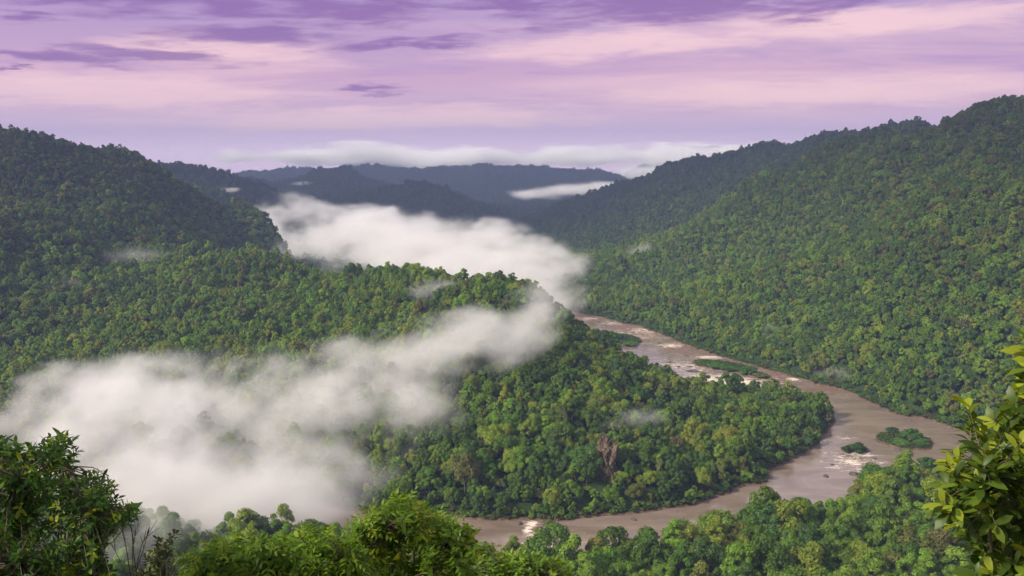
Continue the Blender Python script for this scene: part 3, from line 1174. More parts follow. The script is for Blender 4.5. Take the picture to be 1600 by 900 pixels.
# ------------------------------------------------------------------ undergrowth, rocks, islets
def undergrowth():
    g = np.random.default_rng(77)
    x, y = jitter_grid(-700, 560, 470, 1500, 2.6, g)
    d = river_dist(x, y)
    isl = islet_of(x, y)
    k = ((d > 0.9) & (d < 7.5) & ((g.random(len(x)) < 0.75) | isl))
    x, y, d = x[k], y[k], d[k]
    z = height(x, y)
    P = np.stack([x, y, z - 0.15], 1)
    v = visible(P, 5.0, 3.0)
    P = P[v]
    isl = islet_of(P[:, 0], P[:, 1])
    n_ = len(P)
    yaw = np.zeros((n_, 3))
    yaw[:, 2] = g.uniform(0, 6.28, n_)
    s_ = np.where(isl, g.uniform(0.25, 0.6, n_), g.uniform(0.4, 1.25, n_))
    cols = np.array([(0.05, 0.11, 0.016), (0.08, 0.16, 0.02), (0.11, 0.17, 0.025), (0.04, 0.08, 0.016), (0.10, 0.10, 0.035)])
    t = cols[g.integers(0, 5, n_)] * g.uniform(0.8, 1.2, (n_, 1))
    scatter('bank_undergrowth', P, yaw, np.stack([s_, s_, s_ * g.uniform(0.5, 1.0, n_)], 1), g.integers(0, 3, n_), t, LOW, 'low green scrub and grass along the river banks and islets', 'undergrowth')


undergrowth()


def rock_mesh(name, seed, rx, ry, rz, rough=0.35, sub=3, freq=1.3):
    import bmesh
    bm = bmesh.new()
    bmesh.ops.create_icosphere(bm, subdivisions=sub, radius=1.0)
    co = np.array([v.co[:] for v in bm.verts])
    nz = fbm3(co[:, 0] * freq + seed, co[:, 1] * freq + 3, co[:, 2] * freq + 7, 4, 0.6)
    st = np.floor(nz * 9) / 9
    co = co * (1 + rough * (0.5 * nz + 0.5 * st - 0.5) * 2)[:, None] * np.array([rx, ry, rz])
    for v, c in zip(bm.verts, co):
        v.co = c
    me = bpy.data.meshes.new(name)
    bm.to_mesh(me)
    bm.free()
    return me


def river_rocks():
    spots = [(1082, 580, 7.5, 5, 1.6, 'broad dark flat rock in the rapids beside the peninsula'),
             (1060, 573, 3.2, 2.4, 0.9, 'small dark rock just upstream of the broad flat rock'),
             (1078, 573, 3.6, 2.0, 0.8, 'long low dark rock behind the broad flat rock'),
             (1098, 590, 7.0, 2.6, 0.7, 'long low brown rock below the broad flat rock'),
             (1072, 556, 4.0, 2.4, 1.0, 'dark rock at the upstream end of the green river bar'),
             (1090, 564, 5.0, 3.0, 1.0, 'brown rock at the edge of the green river bar'),
             (1290, 744, 2.6, 2.0, 1.5, 'small dark boulder standing alone in the brown bend'),
             (1334, 741, 3.6, 2.6, 2.0, 'mossy boulder in the bend near the near bank'),
             (1320, 702, 4.0, 3.0, 2.6, 'dark boulder at the upstream end of the small bushy rock'),
             (1390, 672, 4.5, 3.5, 2.8, 'dark boulder on the upper left edge of the leafy islet'),
             (1388, 686, 4.0, 3.0, 2.4, 'dark boulder at the left edge of the leafy islet'),
             (1405, 704, 6.0, 2.6, 1.3, 'low brown rock at the lower edge of the leafy islet'),
             (1356, 725, 2.2, 1.5, 0.8, 'tiny rock in the white water below the bushy rock'),
             (812, 819, 2.4, 1.8, 1.5, 'dark rock in the river beside the white standing wave'),
             (990, 812, 2.0, 1.6, 1.4, 'small mossy rock off the peninsula shore'),
             (1030, 536, 4.0, 2.0, 0.9, 'dark rock in the wide pool beside the grassy bar'),
             (1050, 545, 3.0, 1.8, 0.8, 'small rock between the grassy bar and the rapids bar'),
             (1045, 566, 3.4, 2.0, 0.9, 'dark rock at the left of the rapids'),
             (1120, 590, 3.0, 2.0, 0.9, 'dark rock splitting the white water below the rapids bar'),
             (1140, 597, 3.6, 2.0, 0.9, 'wet rock in the brightest white water'),
             (1300, 726, 2.0, 1.4, 0.8, 'small rock among the flecks of foam in the bend'),
             (1366, 716, 2.4, 1.6, 0.9, 'small rock between the bushy rock and the leafy islet'),
             (1212, 596, 4.0, 2.2, 0.8, 'low rock at the tail of the rapids'),
             (1235, 588, 6.0, 2.0, 0.8, 'pale driftwood coloured rock bar below the rapids')]
    for i, (u, v, a, b, h, lab) in enumerate(spots):
        p = at_z(u, v, 0.1)
        o = link('river_rock', rock_mesh('river_rock', i * 3.7, a, b, h), mat=M_ROCK)
        o.location = p
        o.rotation_euler = (0, 0, i * 1.3)
        tag(o, lab, 'rock', 'rocks in the river')


river_rocks()


def bush(u, v, size, tint, lab, flat=0.8, pr=0, zoff=0.0):
    p = at_z(u, v, 1.2)
    e = link('river_bush', None)
    e.location = (p[0], p[1], 0.9 + zoff)
    s_ = size / 2.2
    e.scale = (s_, s_ * 0.9, s_ * flat)
    e.rotation_euler = (0, 0, u * 0.7)
    c = link('crown', BUSHP[pr]['crown'], e)
    c['tint'] = list(tint)
    link('stem', BUSHP[pr]['trunk'], e)
    tag(e, lab, 'bush', 'bushes on the river islets')


BUSHP = [make_proto('bush', 500 + i, 1300, 0.38, 3.2, 2.2) for i in range(2)]
for q in [(1424, 688, 8.5, (.06, .14, .016), 'large rounded bush on top of the leafy islet'), (1408, 695, 7, (.09, .19, .02), 'bright green low bush at the front of the leafy islet', .5),
          (1438, 694, 7, (.08, .17, .02), 'bright green low bush at the downstream end of the leafy islet', .45), (1396, 678, 5, (.035, .08, .02), 'dark bush at the upstream end of the leafy islet'),
          (1340, 704, 7, (.04, .09, .018), 'dark green bush on the small rock in the bend', .6), (1322, 704, 4, (.04, .07, .02), 'smaller dark bush on the upstream end of the small rock', .6),
          (1415, 737, 6, (.045, .10, .018), 'dark round bush on the near shore islet', .7), (1450, 730, 6.5, (.05, .12, .018), 'green bush at the outer end of the near shore islet', .8),
          (1436, 744, 7, (.11, .13, .035), 'pale olive bush between the shore islet and the near bank', .8), (1388, 752, 7, (.045, .10, .02), 'dark bush standing at the tip of the near bank', .8),
          (1168, 583, 9, (.06, .15, .016), 'round green bush at the downstream end of the rapids bar', .6), (1120, 573, 11, (.07, .17, .016), 'bright green bush in the middle of the rapids bar', .3),
          (1140, 577, 10, (.06, .14, .016), 'low green bush beside the middle of the rapids bar', .28), (1100, 569, 8, (.08, .13, .02), 'low olive bush at the upstream end of the rapids bar', .3),
          (1190, 588, 8, (.12, .15, .03), 'yellowish low bush on the small bar below the rapids', .3), (905, 522, 10, (.035, .09, .022), 'dark bush at the upstream end of the grassy bar', .7),
          (925, 525, 9, (.04, .10, .02), 'second dark bush on the grassy bar', .7), (945, 528, 9, (.04, .10, .02), 'dark bush halfway along the grassy bar', .7), (965, 531, 8, (.045, .11, .02), 'dark bush near the downstream end of the grassy bar', .7),
          (985, 538, 10, (.09, .18, .02), 'bright low bush at the downstream tip of the grassy bar', .25), (955, 541, 12, (.08, .17, .02), 'bright low bush along the front of the grassy bar', .2)]:
    bush(*q)


# rock outcrop on the face of the peninsula
def outcrop():
    e = link('rock_outcrop', None)
    e.location = OUTCROP + np.array([0, 0, -3])
    e.scale = (0.8, 0.8, 0.85)
    tag(e, 'brown craggy rock outcrop with mossy shoulder on the face of the peninsula', 'outcrop')
    g = np.random.default_rng(5)
    for (x, y, z, rx, ry, rz, sd) in [(4, 4, 13, 7, 8, 22, 1.0), (6.5, -2, 6, 4.5, 6, 15, 4.0), (1.5, 8, 26, 5, 7, 14, 7.0), (9, -4, 0, 4, 4, 10, 9.0)]:
        o = link('rock_face', rock_mesh('rock_face', sd, rx, ry, rz, 0.75, 4, 2.6), e, M_CLIFF)
        o.location = (x, y, z)
        o.rotation_euler = (0.28, 0.1, sd)
    m = rock_mesh('moss', 2.0, 8, 9, 20, 0.35, 4, 1.2)
    co = np.array([v.co[:] for v in m.vertices])
    no = np.array([v.normal[:] for v in m.vertices])
    k = g.integers(0, len(co), 4200)
    v, F = leaf_quads(co[k] * 1.02 + g.normal(size=(len(k), 3)) * 0.35, no[k] + g.normal(size=(len(k), 3)) * 0.5, 0.7, g)
    me = mesh_np('mossy_shoulder', v, F)
    leafv(me, len(v), 4, g)
    o = link('mossy_shoulder', me, e, M_CROWN)
    o['tint'] = [0.125, 0.165, 0.02]
    o.location = (-6, 4, 8)
    o.rotation_euler = (0.3, 0, 0)
    o['kind'] = 'stuff'


outcrop()


# single trees that stand out from the forest
def single_tree(u, v, pr, size, tint, lab, name='forest_tree', trunk_mat=None, zs=1.0):
    p = on_ground(u, v)
    e = link(name, None)
    e.location = p
    e.scale = (size, size, size * zs)
    e.rotation_euler = (0, 0, u)
    c = link('crown', pr['crown'], e)
    c['tint'] = list(tint)
    t = link('trunk', pr['trunk'], e)
    if trunk_mat:
        t.material_slots[0].link = 'OBJECT'
        t.material_slots[0].material = trunk_mat
    tag(e, lab, 'tree')


def slender_proto(seed):
    g = np.random.default_rng(seed)
    v, F, lobes = crown_geo(g, 22.0, 3.6, 'spread', 900, 0.6)
    tv, tf = trunk_geo(g, 22.0, 3.6, lobes)
    c = mesh_np('crown_slender', v, F)
    leafv(c, len(v), 4, g)
    c.materials.append(M_CROWN)
    t = mesh_np('trunk_slender', tv * np.array([0.75, 0.75, 1.2]), tf, True)
    t.materials.append(M_PALEBARK)
    return {'crown': c, 'trunk': t}


SL = slender_proto(61)
RUST = (0.30, 0.135, 0.045)
for q in [(943, 622, FINE[4], .62, RUST, 'rust brown dry tree above the rock outcrop'), (965, 634, FINE[5], .6, (0.26, 0.135, 0.05), 'second rust brown dry tree beside the rock outcrop top'),
          (918, 600, FINE[4], .55, (0.24, 0.17, 0.04), 'straw yellow tree uphill of the rust brown trees'), (888, 640, FINE[0], .5, (0.15, 0.085, 0.05), 'dull reddish tree on the steep end of the peninsula'),
          (1214, 528, FINE[3], .85, (0.17, 0.28, 0.02), 'lime green tree standing out on the slope across the river'), (1440, 858, FINE[1], .6, (0.30, 0.24, 0.05), 'pale yellow flowering tree on the near bank'),
          (1085, 870, FINE[0], .75, (0.24, 0.15, 0.035), 'orange brown crown among the near bank trees'), (812, 455, FINE[0], .6, (0.26, 0.21, 0.03), 'golden crown on the end of the peninsula ridge'),
          (100, 296, FINE[0], .8, (0.24, 0.27, 0.03), 'pale lime crown high on the left mountain'),
          (880, 672, SL, 1.0, (0.12, 0.15, 0.04), 'slender pale trunked tree left of the rock outcrop'), (865, 700, SL, .8, (0.10, 0.13, 0.03), 'shorter pale trunked tree downhill of the slender one'),
          (1505, 528, SL, 1.25, (0.10, 0.12, 0.05), 'pale bare trunked tree rising from the right slope'), (1030, 742, SL, .75, (0.16, 0.20, 0.05), 'thin pale trunked tree right of the rock outcrop')]:
    single_tree(*q)


# ------------------------------------------------------------------ foreground trees, leaf by leaf
def leaf_mat_mode(name, mode, gloss, rough, trans):
    m = leaf_mat(name, None, gloss, rough, trans, 0.22)
    for n_ in m.node_tree.nodes:
        if n_.type == 'ATTRIBUTE' and n_.attribute_name == 'tint':
            n_.attribute_type = mode
    return m


M_LEAF_O = leaf_mat_mode('broad_leaf', 'OBJECT', 0.012, 0.40, 0.40)
M_LEAF_G = leaf_mat_mode('broad_leaf_mass', 'GEOMETRY', 0.012, 0.40, 0.40)


def blade(L_, W_, prof, fold=0.18, curl=0.25, nseg=4):
    """one leaf blade along +x, folded along its midrib and curling down"""
    V, F = [], []
    for i in range(nseg + 1):
        t = i / nseg
        w = W_ * 0.5 * np.interp(t, [0, .25, .55, .8, 1], prof)
        z = -curl * L_ * t * t
        V += [(L_ * t, -w, z + fold * w), (L_ * t, 0, z), (L_ * t, w, z + fold * w)]
    for i in range(nseg):
        a = i * 3
        F += [(a, a + 1, a + 4, a + 3), (a + 1, a + 2, a + 5, a + 4)]
    return np.array(V), np.array(F)


def compound(L_, nl, ll, lw, droop):
    parts = []
    for i in range(nl):
        t = (i + 1) / nl
        z = 0.10 * L_ * math.sin(t * 2.2) - droop * L_ * t * t
        for sd in ((-1, 1) if i < nl - 1 else (0,)):
            v, f = blade(ll * (1 - 0.35 * t), lw, (0.15, 1, .8, .45, 0), 0.15, 0.3, 2)
            a = sd * (1.05 - 0.35 * t)
            ca, sa = math.cos(a), math.sin(a)
            v = np.stack([v[:, 0] * ca - v[:, 1] * sa, v[:, 0] * sa + v[:, 1] * ca, v[:, 2] - 0.25 * v[:, 0] * abs(sd)], 1)
            parts.append((v + np.array([L_ * t * 0.92, 0, z]), f))
    r = tube([(0, 0, 0), (L_ * .5, 0, 0.10 * L_ * math.sin(1.1) - droop * L_ * .25), (L_ * .92, 0, 0.1 * L_ * math.sin(2.0) - droop * L_ * .84)], [0.006, 0.005, 0.003], 3)
    parts.append(r)
    return merge(parts)


def in_poly(u, v, poly):
    r = np.zeros(u.shape, bool)
    for i in range(len(poly)):
        (x0, y0), (x1, y1) = poly[i], poly[(i + 1) % len(poly)]
        c = (y0 > v) != (y1 > v)
        if y1 != y0:
            r ^= c & (u < (x1 - x0) * (v - y0) / (y1 - y0) + x0)
    return r


def leafy(name, cat, label, poly, y0, y1, ntw, per, tmpl, base, seed, tints, twig=0.35, spread=1.0, up=0.5, singles=300, wood=None, nlimb=7, size=(0.75, 1.25), young=0.25, rad=0.05, lmin=0.0):
    """a tree or bush whose twig tips fill an outline; every twig tip carries a whorl of leaves"""
    g = np.random.default_rng(seed)
    us, vs = np.array([p[0] for p in poly]), np.array([p[1] for p in poly])
    U_, V_ = g.uniform(us.min(), us.max(), ntw * 12), g.uniform(vs.min(), vs.max(), ntw * 12)
    k = in_poly(U_, V_, poly)
    U_, V_ = U_[k][:ntw], V_[k][:ntw]
    Y_ = g.uniform(y0, y1, len(U_))
    E = np.array([at_y(a, b, c) for a, b, c in zip(U_, V_, Y_)])
    base = np.array(base, float)
    root = link(name, None)
    root.location = base
    tag(root, label, cat)
    # limbs: a few centres, twigs run to them, limbs run to the trunk
    cen = E[g.choice(len(E), nlimb, replace=False)]
    for _ in range(6):
        a = np.argmin(((E[:, None] - cen[None]) ** 2).sum(-1), 1)
        cen = np.array([E[a == i].mean(0) if (a == i).any() else cen[i] for i in range(nlimb)])
    mid = base + (E.mean(0) - base) * np.array([0.55, 0.55, 0.5])
    parts = [tube([base - base, (mid - base) * 0.5 + g.normal(size=3) * 0.1 * rad * 10, mid - base], [rad * 1.5, rad * 1.15, rad], 8)]
    for c in cen:
        h = (mid + c) / 2 - base + np.array([0, 0, -0.12]) * twig * 3
        parts.append(tube([mid - base, h, c - base], [rad * .75, rad * .5, rad * .28], 6))
    for e_, i in zip(E, a):
        c = cen[i]
        m = (c + e_) / 2 + g.normal(size=3) * twig * 0.2 + np.array([0, 0, -0.15 * twig])
        parts.append(tube([c - base, m - base, e_ - base], [rad * .25, rad * .16, rad * .06], 4))
    v, f = merge(parts)
    link('branches', mesh_np('branches', v, f, True), root, wood or M_BARK)
    # leaves
    tp = [t for t in tmpl]
    pos, ax, nr, ti, sc = [], [], [], [], []
    for e_, i in zip(E, a):
        td = e_ - (cen[i] + np.array([0, 0, -0.5 * twig]))
        td = td / (np.linalg.norm(td) + 1e-9) + np.array([0, 0, up])
        td /= np.linalg.norm(td)
        h = np.cross(td, [0.3, 0.9, 0.1])
        h /= np.linalg.norm(h)
        b2 = np.cross(td, h)
        isy = g.random() < young
        for q in range(per):
            t = q / per
            ph = q * 2.4 + g.uniform(-.4, .4)
            out = h * math.cos(ph) + b2 * math.sin(ph)
            d = out * spread + td * (0.25 + 0.9 * t) + g.normal(size=3) * 0.12
            d /= np.linalg.norm(d)
            pos.append(e_ - td * twig * (1 - t) * 0.9)
            ax.append(d)
            nn = td - d * (td @ d) + np.array([0, 0, 0.5]) + g.normal(size=3) * 0.2
            nr.append(nn)
            cidx = (len(tints) - 1) if (isy and t > 0.45) else g.integers(0, len(tints) - 1)
            ti.append(np.array(tints[cidx]) * g.uniform(0.75, 1.25))
            sc.append(g.uniform(*size))
    pos, ax, nr, ti, sc = map(np.array, (pos, ax, nr, ti, sc))
    nr = nr - ax * (nr * ax).sum(1, keepdims=True)
    nr /= np.linalg.norm(nr, axis=1, keepdims=True) + 1e-9
    by = np.cross(nr, ax)
    u_, v_, f_ = project(pos)
    vis_ = (u_ > 5) & (u_ < 1595) & (v_ < 892)
    order_ = np.argsort(np.where(vis_, pos[:, 1] / sc ** 0.5, 1e6))
    mine = order_[:min(singles, int(vis_.sum()))]
    which = g.integers(0, len(tp), len(pos))
    meshes = []
    for (tv, tf) in tp:
        me = mesh_np('leaf', tv, tf, True)
        point_attr(me, 'leafv', 'FLOAT', np.full(len(tv), 0.5, np.float32))
        me.materials.append(M_LEAF_O)
        meshes.append(me)
    sm = np.zeros(len(pos), bool)
    sm[mine] = True
    for j in mine:
        o = bpy.data.objects.new('leaf', meshes[which[j]])
        COL.objects.link(o)
        o.parent = root
        M = np.eye(4)
        M[:3, 0], M[:3, 1], M[:3, 2] = ax[j] * sc[j], by[j] * sc[j], nr[j] * sc[j]
        M[:3, 3] = pos[j] - base
        o.matrix_local = Matrix(M.tolist())
        o['tint'] = [float(q) for q in ti[j]]
    rest = np.where(~sm)[0]
    VV, FF, TT, LV, off = [], [], [], [], 0
    for w_, (tv, tf) in enumerate(tp):
        r = rest[which[rest] == w_]
        if not len(r):
            continue
        Q = (pos[r] - base)[:, None, :] + sc[r][:, None, None] * (tv[None, :, 0:1] * ax[r][:, None, :] + tv[None, :, 1:2] * by[r][:, None, :] + tv[None, :, 2:3] * nr[r][:, None, :])
        VV.append(Q.reshape(-1, 3))
        FF.append((tf[None] + (np.arange(len(r)) * len(tv))[:, None, None]).reshape(-1, 4) + off)
        TT.append(np.repeat(ti[r], len(tv), 0))
        LV.append(np.repeat(np.clip(g.normal(.5, .2, len(r)), 0, 1), len(tv)))
        off += Q.shape[0] * Q.shape[1]
    if VV:
        me = mesh_np('foliage', np.concatenate(VV), np.concatenate(FF), True)
        point_attr(me, 'tint', 'FLOAT_VECTOR', np.concatenate(TT).astype(np.float32))
        point_attr(me, 'leafv', 'FLOAT', np.concatenate(LV).astype(np.float32))
        o = link('foliage', me, root, M_LEAF_G)
        o['kind'] = 'stuff'
    return root


def gz(x, y):
    return float(height(np.array([x]), np.array([y]))[0])


OBO = (0.12, 0.62, 1.0, 0.86, 0.06)
LAN = (0.12, 0.9, 1.0, 0.6, 0.0)
# broad-leaved bush at the right edge
RB = [(1600, 540), (1590, 575), (1575, 600), (1560, 650), (1535, 660), (1520, 605), (1505, 612), (1512, 660), (1505, 690), (1470, 715), (1462, 750), (1458, 800), (1475, 815), (1500, 822), (1512, 850), (1520, 880), (1530, 930), (1700, 930), (1700, 500), (1612, 505)]
leafy('broadleaf_bush', 'bush', 'broad-leaved yellow-green bush close to the viewpoint at the right edge', RB, 4.2, 5.7, 430, 9,
      [blade(.096, .039, OBO, .2, .2), blade(.104, .044, OBO, .1, .35), blade(.08, .035, OBO, .25, .1)], (3.2, 4.9, gz(3.2, 4.9) - .1), 11,
      [(0.05, 0.088, 0.012), (0.07, 0.12, 0.014), (0.10, 0.155, 0.016), (0.045, 0.08, 0.016), (0.23, 0.28, 0.025)], twig=0.17, up=0.7, young=0.35, rad=0.022, nlimb=9)
# leafy tree in the lower left corner
LT = [(-60, 690), (0, 680), (40, 688), (75, 674), (105, 674), (128, 690), (122, 712), (100, 722), (118, 735), (160, 732), (182, 750), (182, 772), (196, 780), (220, 796), (212, 806), (186, 806), (178, 832), (165, 850), (175, 880), (195, 930), (-60, 930)]
leafy('leafy_tree', 'tree', 'dark leafy tree in the lower left corner before the mist', LT, 11.5, 15.5, 1000, 10,
      [blade(.13, .052, LAN, .15, .3), blade(.11, .048, LAN, .2, .15)], (-8.4, 13.5, gz(-8.4, 13.5) - .2), 12,
      [(0.026, 0.066, 0.012), (0.04, 0.092, 0.014), (0.065, 0.13, 0.016), (0.03, 0.075, 0.018), (0.18, 0.24, 0.025)], twig=0.3, up=0.35, young=0.13, rad=0.05, nlimb=16)
# sparse dark shrub and bare twigs beside it
leafy('sparse_shrub', 'shrub', 'sparse dark shrub between the leafy tree and the feathery tree', [(205, 900), (215, 870), (232, 842), (262, 826), (285, 830), (290, 842), (275, 858), (268, 880), (270, 930), (200, 930)], 11.0, 12.5, 62, 7,
      [blade(.075, .034, LAN, .15, .2)], (-4.7, 11.8, gz(-4.7, 11.8) - .1), 13, [(0.022, 0.034, 0.012), (0.035, 0.048, 0.014), (0.05, 0.05, 0.018), (0.12, 0.11, 0.03)], twig=0.16, up=0.5, young=0.06, rad=0.02, singles=300, nlimb=8)


def bare_twigs():
    g = np.random.default_rng(3)
    b = at_y(212, 960, 12.3)
    b[2] = gz(b[0], b[1]) - 0.1
    e = link('bare_shrub', None)
    e.location = b
    tag(e, 'leafless grey twigs standing beside the dark leafy tree', 'shrub')
    for (u, v, uu, vv) in [(205, 905, 190, 815), (208, 900, 218, 806), (212, 890, 205, 800), (214, 880, 246, 812), (200, 905, 172, 846), (213, 890, 232, 828), (260, 910, 285, 862), (264, 905, 300, 872), (255, 910, 262, 868), (262, 905, 281, 880)]:
        p0 = at_y(u, v, 12.3 + g.uniform(-.2, .2))
        p1 = at_y(uu, vv, 12.3 + g.uniform(-.5, .5))
        m = (p0 + p1) / 2 + g.normal(size=3) * 0.035
        parts = [tube([b - b, p0 - b, m - b, p1 - b], [0.012, 0.009, 0.006, 0.002], 5)]
        for k in range(4):
            s0 = m + (p1 - m) * g.uniform(-.4, .8)
            t0 = s0 + (p1 - p0) * g.uniform(.15, .35) + g.normal(size=3) * 0.07
            parts.append(tube([s0 - b, (s0 + t0) / 2 - b + g.normal(size=3) * .01, t0 - b], [0.005, 0.004, 0.0015], 4))
        v_, f_ = merge(parts)
        link('twig', mesh_np('twig', v_, f_, True), e, M_BARK)


bare_twigs()
# feathery trees along the bottom
CP = [compound(.46, 4, .19, .075, .45), compound(.40, 3, .20, .085, .6), blade(.26, .10, LAN, .15, .45), blade(.22, .09, LAN, .2, .3)]
FT1 = [(285, 930), (288, 875), (312, 852), (345, 846), (388, 838), (402, 842), (420, 850), (440, 838), (468, 826), (500, 820), (530, 838), (560, 850), (590, 870), (600, 930)]
leafy('feathery_tree', 'tree', 'feathery green tree with drooping compound leaves at the bottom left of centre', FT1, 15.0, 18.5, 480, 7, CP, (-4.2, 16.8, gz(-4.2, 16.8) - .2), 14,
      [(0.065, 0.13, 0.014), (0.085, 0.165, 0.016), (0.115, 0.21, 0.018), (0.20, 0.28, 0.025)], twig=0.35, spread=1.2, up=0.3, young=0.35, rad=0.07, nlimb=10, size=(0.6, 1.0))
CP2 = [compound(.36, 3, .19, .085, .4), blade(.27, .115, LAN, .15, .4), blade(.23, .10, LAN, .2, .25)]
FT2 = [(520, 930), (530, 850), (545, 818), (575, 800), (600, 786), (612, 772), (632, 776), (655, 786), (680, 800), (700, 815), (730, 822), (750, 835), (755, 860), (735, 880), (745, 930)]
leafy('feathery_tree', 'tree', 'bright green tree with yellowish shoots at the bottom centre above the river', FT2, 18.0, 22.0, 560, 8, CP2, (-2.9, 20.0, gz(-2.9, 20.0) - .2), 15,
      [(0.07, 0.135, 0.012), (0.09, 0.17, 0.014), (0.115, 0.20, 0.016), (0.19, 0.23, 0.022)], twig=0.38, spread=1.1, up=0.45, young=0.2, rad=0.08, nlimb=11, size=(0.6, 1.05))
FT3 = [(690, 930), (700, 893), (730, 872), (770, 862), (820, 862), (860, 868), (890, 882), (905, 930)]
leafy('domed_tree', 'tree', 'fine-leaved bright green domed tree at the bottom centre below the rapids', FT3, 34.0, 41.0, 800, 8,
      [blade(.26, .11, LAN, .2, .25), blade(.22, .10, LAN, .1, .35)], (-.3, 37.0, gz(-.3, 37.0) - .2), 16,
      [(0.07, 0.145, 0.014), (0.09, 0.175, 0.016), (0.115, 0.21, 0.018), (0.17, 0.25, 0.025)], twig=0.5, up=0.6, young=0.3, rad=0.14, nlimb=12)


# ------------------------------------------------------------------ mist
def mist_mat(name, color):
    m, nt, out = new_mat(name)
    p = nt.nodes.new('ShaderNodeVolumePrincipled')
    p.inputs['Color'].default_value = color + (1,)
    p.inputs['Density'].default_value = 1.0
    p.inputs['Anisotropy'].default_value = 0.0
    nt.links.new(p.outputs[0], out.inputs['Volume'])
    return m


M_MIST = mist_mat('white_mist', (0.985, 0.98, 0.985))


def mist(name, blobs, voxel, dens, wave, label, thr=0.36, amp=1.0, soft=0.5, stretch=(1, 1, 1), seed=0.0, octaves=5, rough=0.52, vz=None, fine=0.75, shear=0.0):
    """a real volume: density on a voxel grid, ellipsoids of mist torn by noise.  blobs: (centre, (rx, ry, rz), weight)"""
    C = np.array([b[0] for b in blobs])
    Rd = np.array([b[1] for b in blobs])
    lo = (C - Rd * 1.55).min(0)
    hi = (C + Rd * 1.55).max(0)
    lo[2] = max(lo[2], -2.0)
    vz = vz or voxel
    res = [max(4, int(math.ceil((hi[k] - lo[k]) / (vz if k == 2 else voxel))) + 1) for k in range(3)]
    ax = [np.linspace(lo[k], hi[k], res[k]).astype(np.float32) for k in range(3)]
    X, Y, Z = np.meshgrid(*ax, indexing='ij')
    S = np.ones(X.shape, np.float32)
    for b in blobs:
        c, r = b[0], b[1]
        w = b[2] if len(b) > 2 else 1.0
        q = ((X - c[0]) / r[0]) ** 2 + ((Y - c[1]) / r[1]) ** 2 + ((Z - c[2]) / r[2]) ** 2
        S *= 1 - np.clip(w * np.exp(-1.5 * q), 0, 0.999)
    S = 1 - S
    Z0 = Z
    Z = Z - shear * (X - lo[0])
    wx = vnoise3(X / wave * 0.8 + seed, Y / wave * 0.8, Z / wave * 0.8 + 5) - 0.5
    f = fbm3(X / wave / stretch[0] + seed + 0.7 * wx, Y / wave / stretch[1] + 0.7 * wx, Z / wave / stretch[2] + 11 - 0.7 * wx, octaves, rough)
    fh = fbm3(X / wave * 3.1 / stretch[0] + 40 + 1.4 * wx, Y / wave * 3.1 / stretch[1], Z / wave * 3.1 / stretch[2] - 1.4 * wx, 4, 0.62)
    D = np.clip((S - thr + amp * (f - 0.5) + fine * (fh - 0.5)) / soft, 0, 1)
    D = (D ** 1.7 * np.clip(S / 0.10 - 0.5, 0, 1) * dens).astype(np.float32)
    me = bpy.data.meshes.new(name)
    nvox = D.size
    me.vertices.add(nvox)
    point_attr(me, 'd', 'FLOAT', D.transpose(2, 1, 0).ravel())          # x runs fastest
    o = link(name, me, mat=M_MIST)
    ng = bpy.data.node_groups.new(name + '_volume', 'GeometryNodeTree')
    ng.interface.new_socket('Geometry', in_out='INPUT', socket_type='NodeSocketGeometry')
    ng.interface.new_socket('Geometry', in_out='OUTPUT', socket_type='NodeSocketGeometry')
    N, L = ng.nodes.new, ng.links.new
    gi, go = N('NodeGroupInput'), N('NodeGroupOutput')
    pos = N('GeometryNodeInputPosition')
    sub = N('ShaderNodeVectorMath')
    sub.operation = 'SUBTRACT'
    L(pos.outputs[0], sub.inputs[0])
    sub.inputs[1].default_value = [float(q) for q in lo]
    div = N('ShaderNodeVectorMath')
    div.operation = 'DIVIDE'
    L(sub.outputs[0], div.inputs[0])
    div.inputs[1].default_value = [float((hi[k] - lo[k]) / (res[k] - 1)) for k in range(3)]
    sep = N('ShaderNodeSeparateXYZ')
    L(div.outputs[0], sep.inputs[0])

    def mm(op, a, b=None):
        n_ = N('ShaderNodeMath')
        n_.operation = op
        for k, q in enumerate((a, b)):
            if q is None:
                continue
            if isinstance(q, (int, float)):
                n_.inputs[k].default_value = q
            else:
                L(q, n_.inputs[k])
        return n_.outputs[0]
    fi = [N('FunctionNodeFloatToInt') for _ in range(3)]
    for k in range(3):
        fi[k].rounding_mode = 'ROUND'
        L(sep.outputs[k], fi[k].inputs[0])

    def im(op, a, b):
        n_ = N('FunctionNodeIntegerMath')
        n_.operation = op
        for k, q in enumerate((a, b)):
            if isinstance(q, int):
                n_.inputs[k].default_value = q
            else:
                L(q, n_.inputs[k])
        return n_.outputs[0]
    index = im('ADD', fi[0].outputs[0], im('MULTIPLY', res[0], im('ADD', fi[1].outputs[0], im('MULTIPLY', res[1], fi[2].outputs[0]))))
    na = N('GeometryNodeInputNamedAttribute')
    na.data_type = 'FLOAT'
    na.inputs['Name'].default_value = 'd'
    si = N('GeometryNodeSampleIndex')
    si.data_type = 'FLOAT'
    si.domain = 'POINT'
    si.clamp = True
    L(gi.outputs[0], si.inputs['Geometry'])
    L(na.outputs[0], si.inputs['Value'])
    L(index, si.inputs['Index'])
    vc = N('GeometryNodeVolumeCube')
    L(si.outputs[0], vc.inputs['Density'])
    vc.inputs['Min'].default_value = [float(q) for q in lo]
    vc.inputs['Max'].default_value = [float(q) for q in hi]
    for k, nm in enumerate(('Resolution X', 'Resolution Y', 'Resolution Z')):
        vc.inputs[nm].default_value = res[k]
    sm = N('GeometryNodeSetMaterial')
    sm.inputs['Material'].default_value = M_MIST
    L(vc.outputs[0], sm.inputs[0])
    L(sm.outputs[0], go.inputs[0])
    md = o.modifiers.new('volume', 'NODES')
    md.node_group = ng
    tag(o, label, 'mist', kind='stuff')
    print(name, res, nvox)
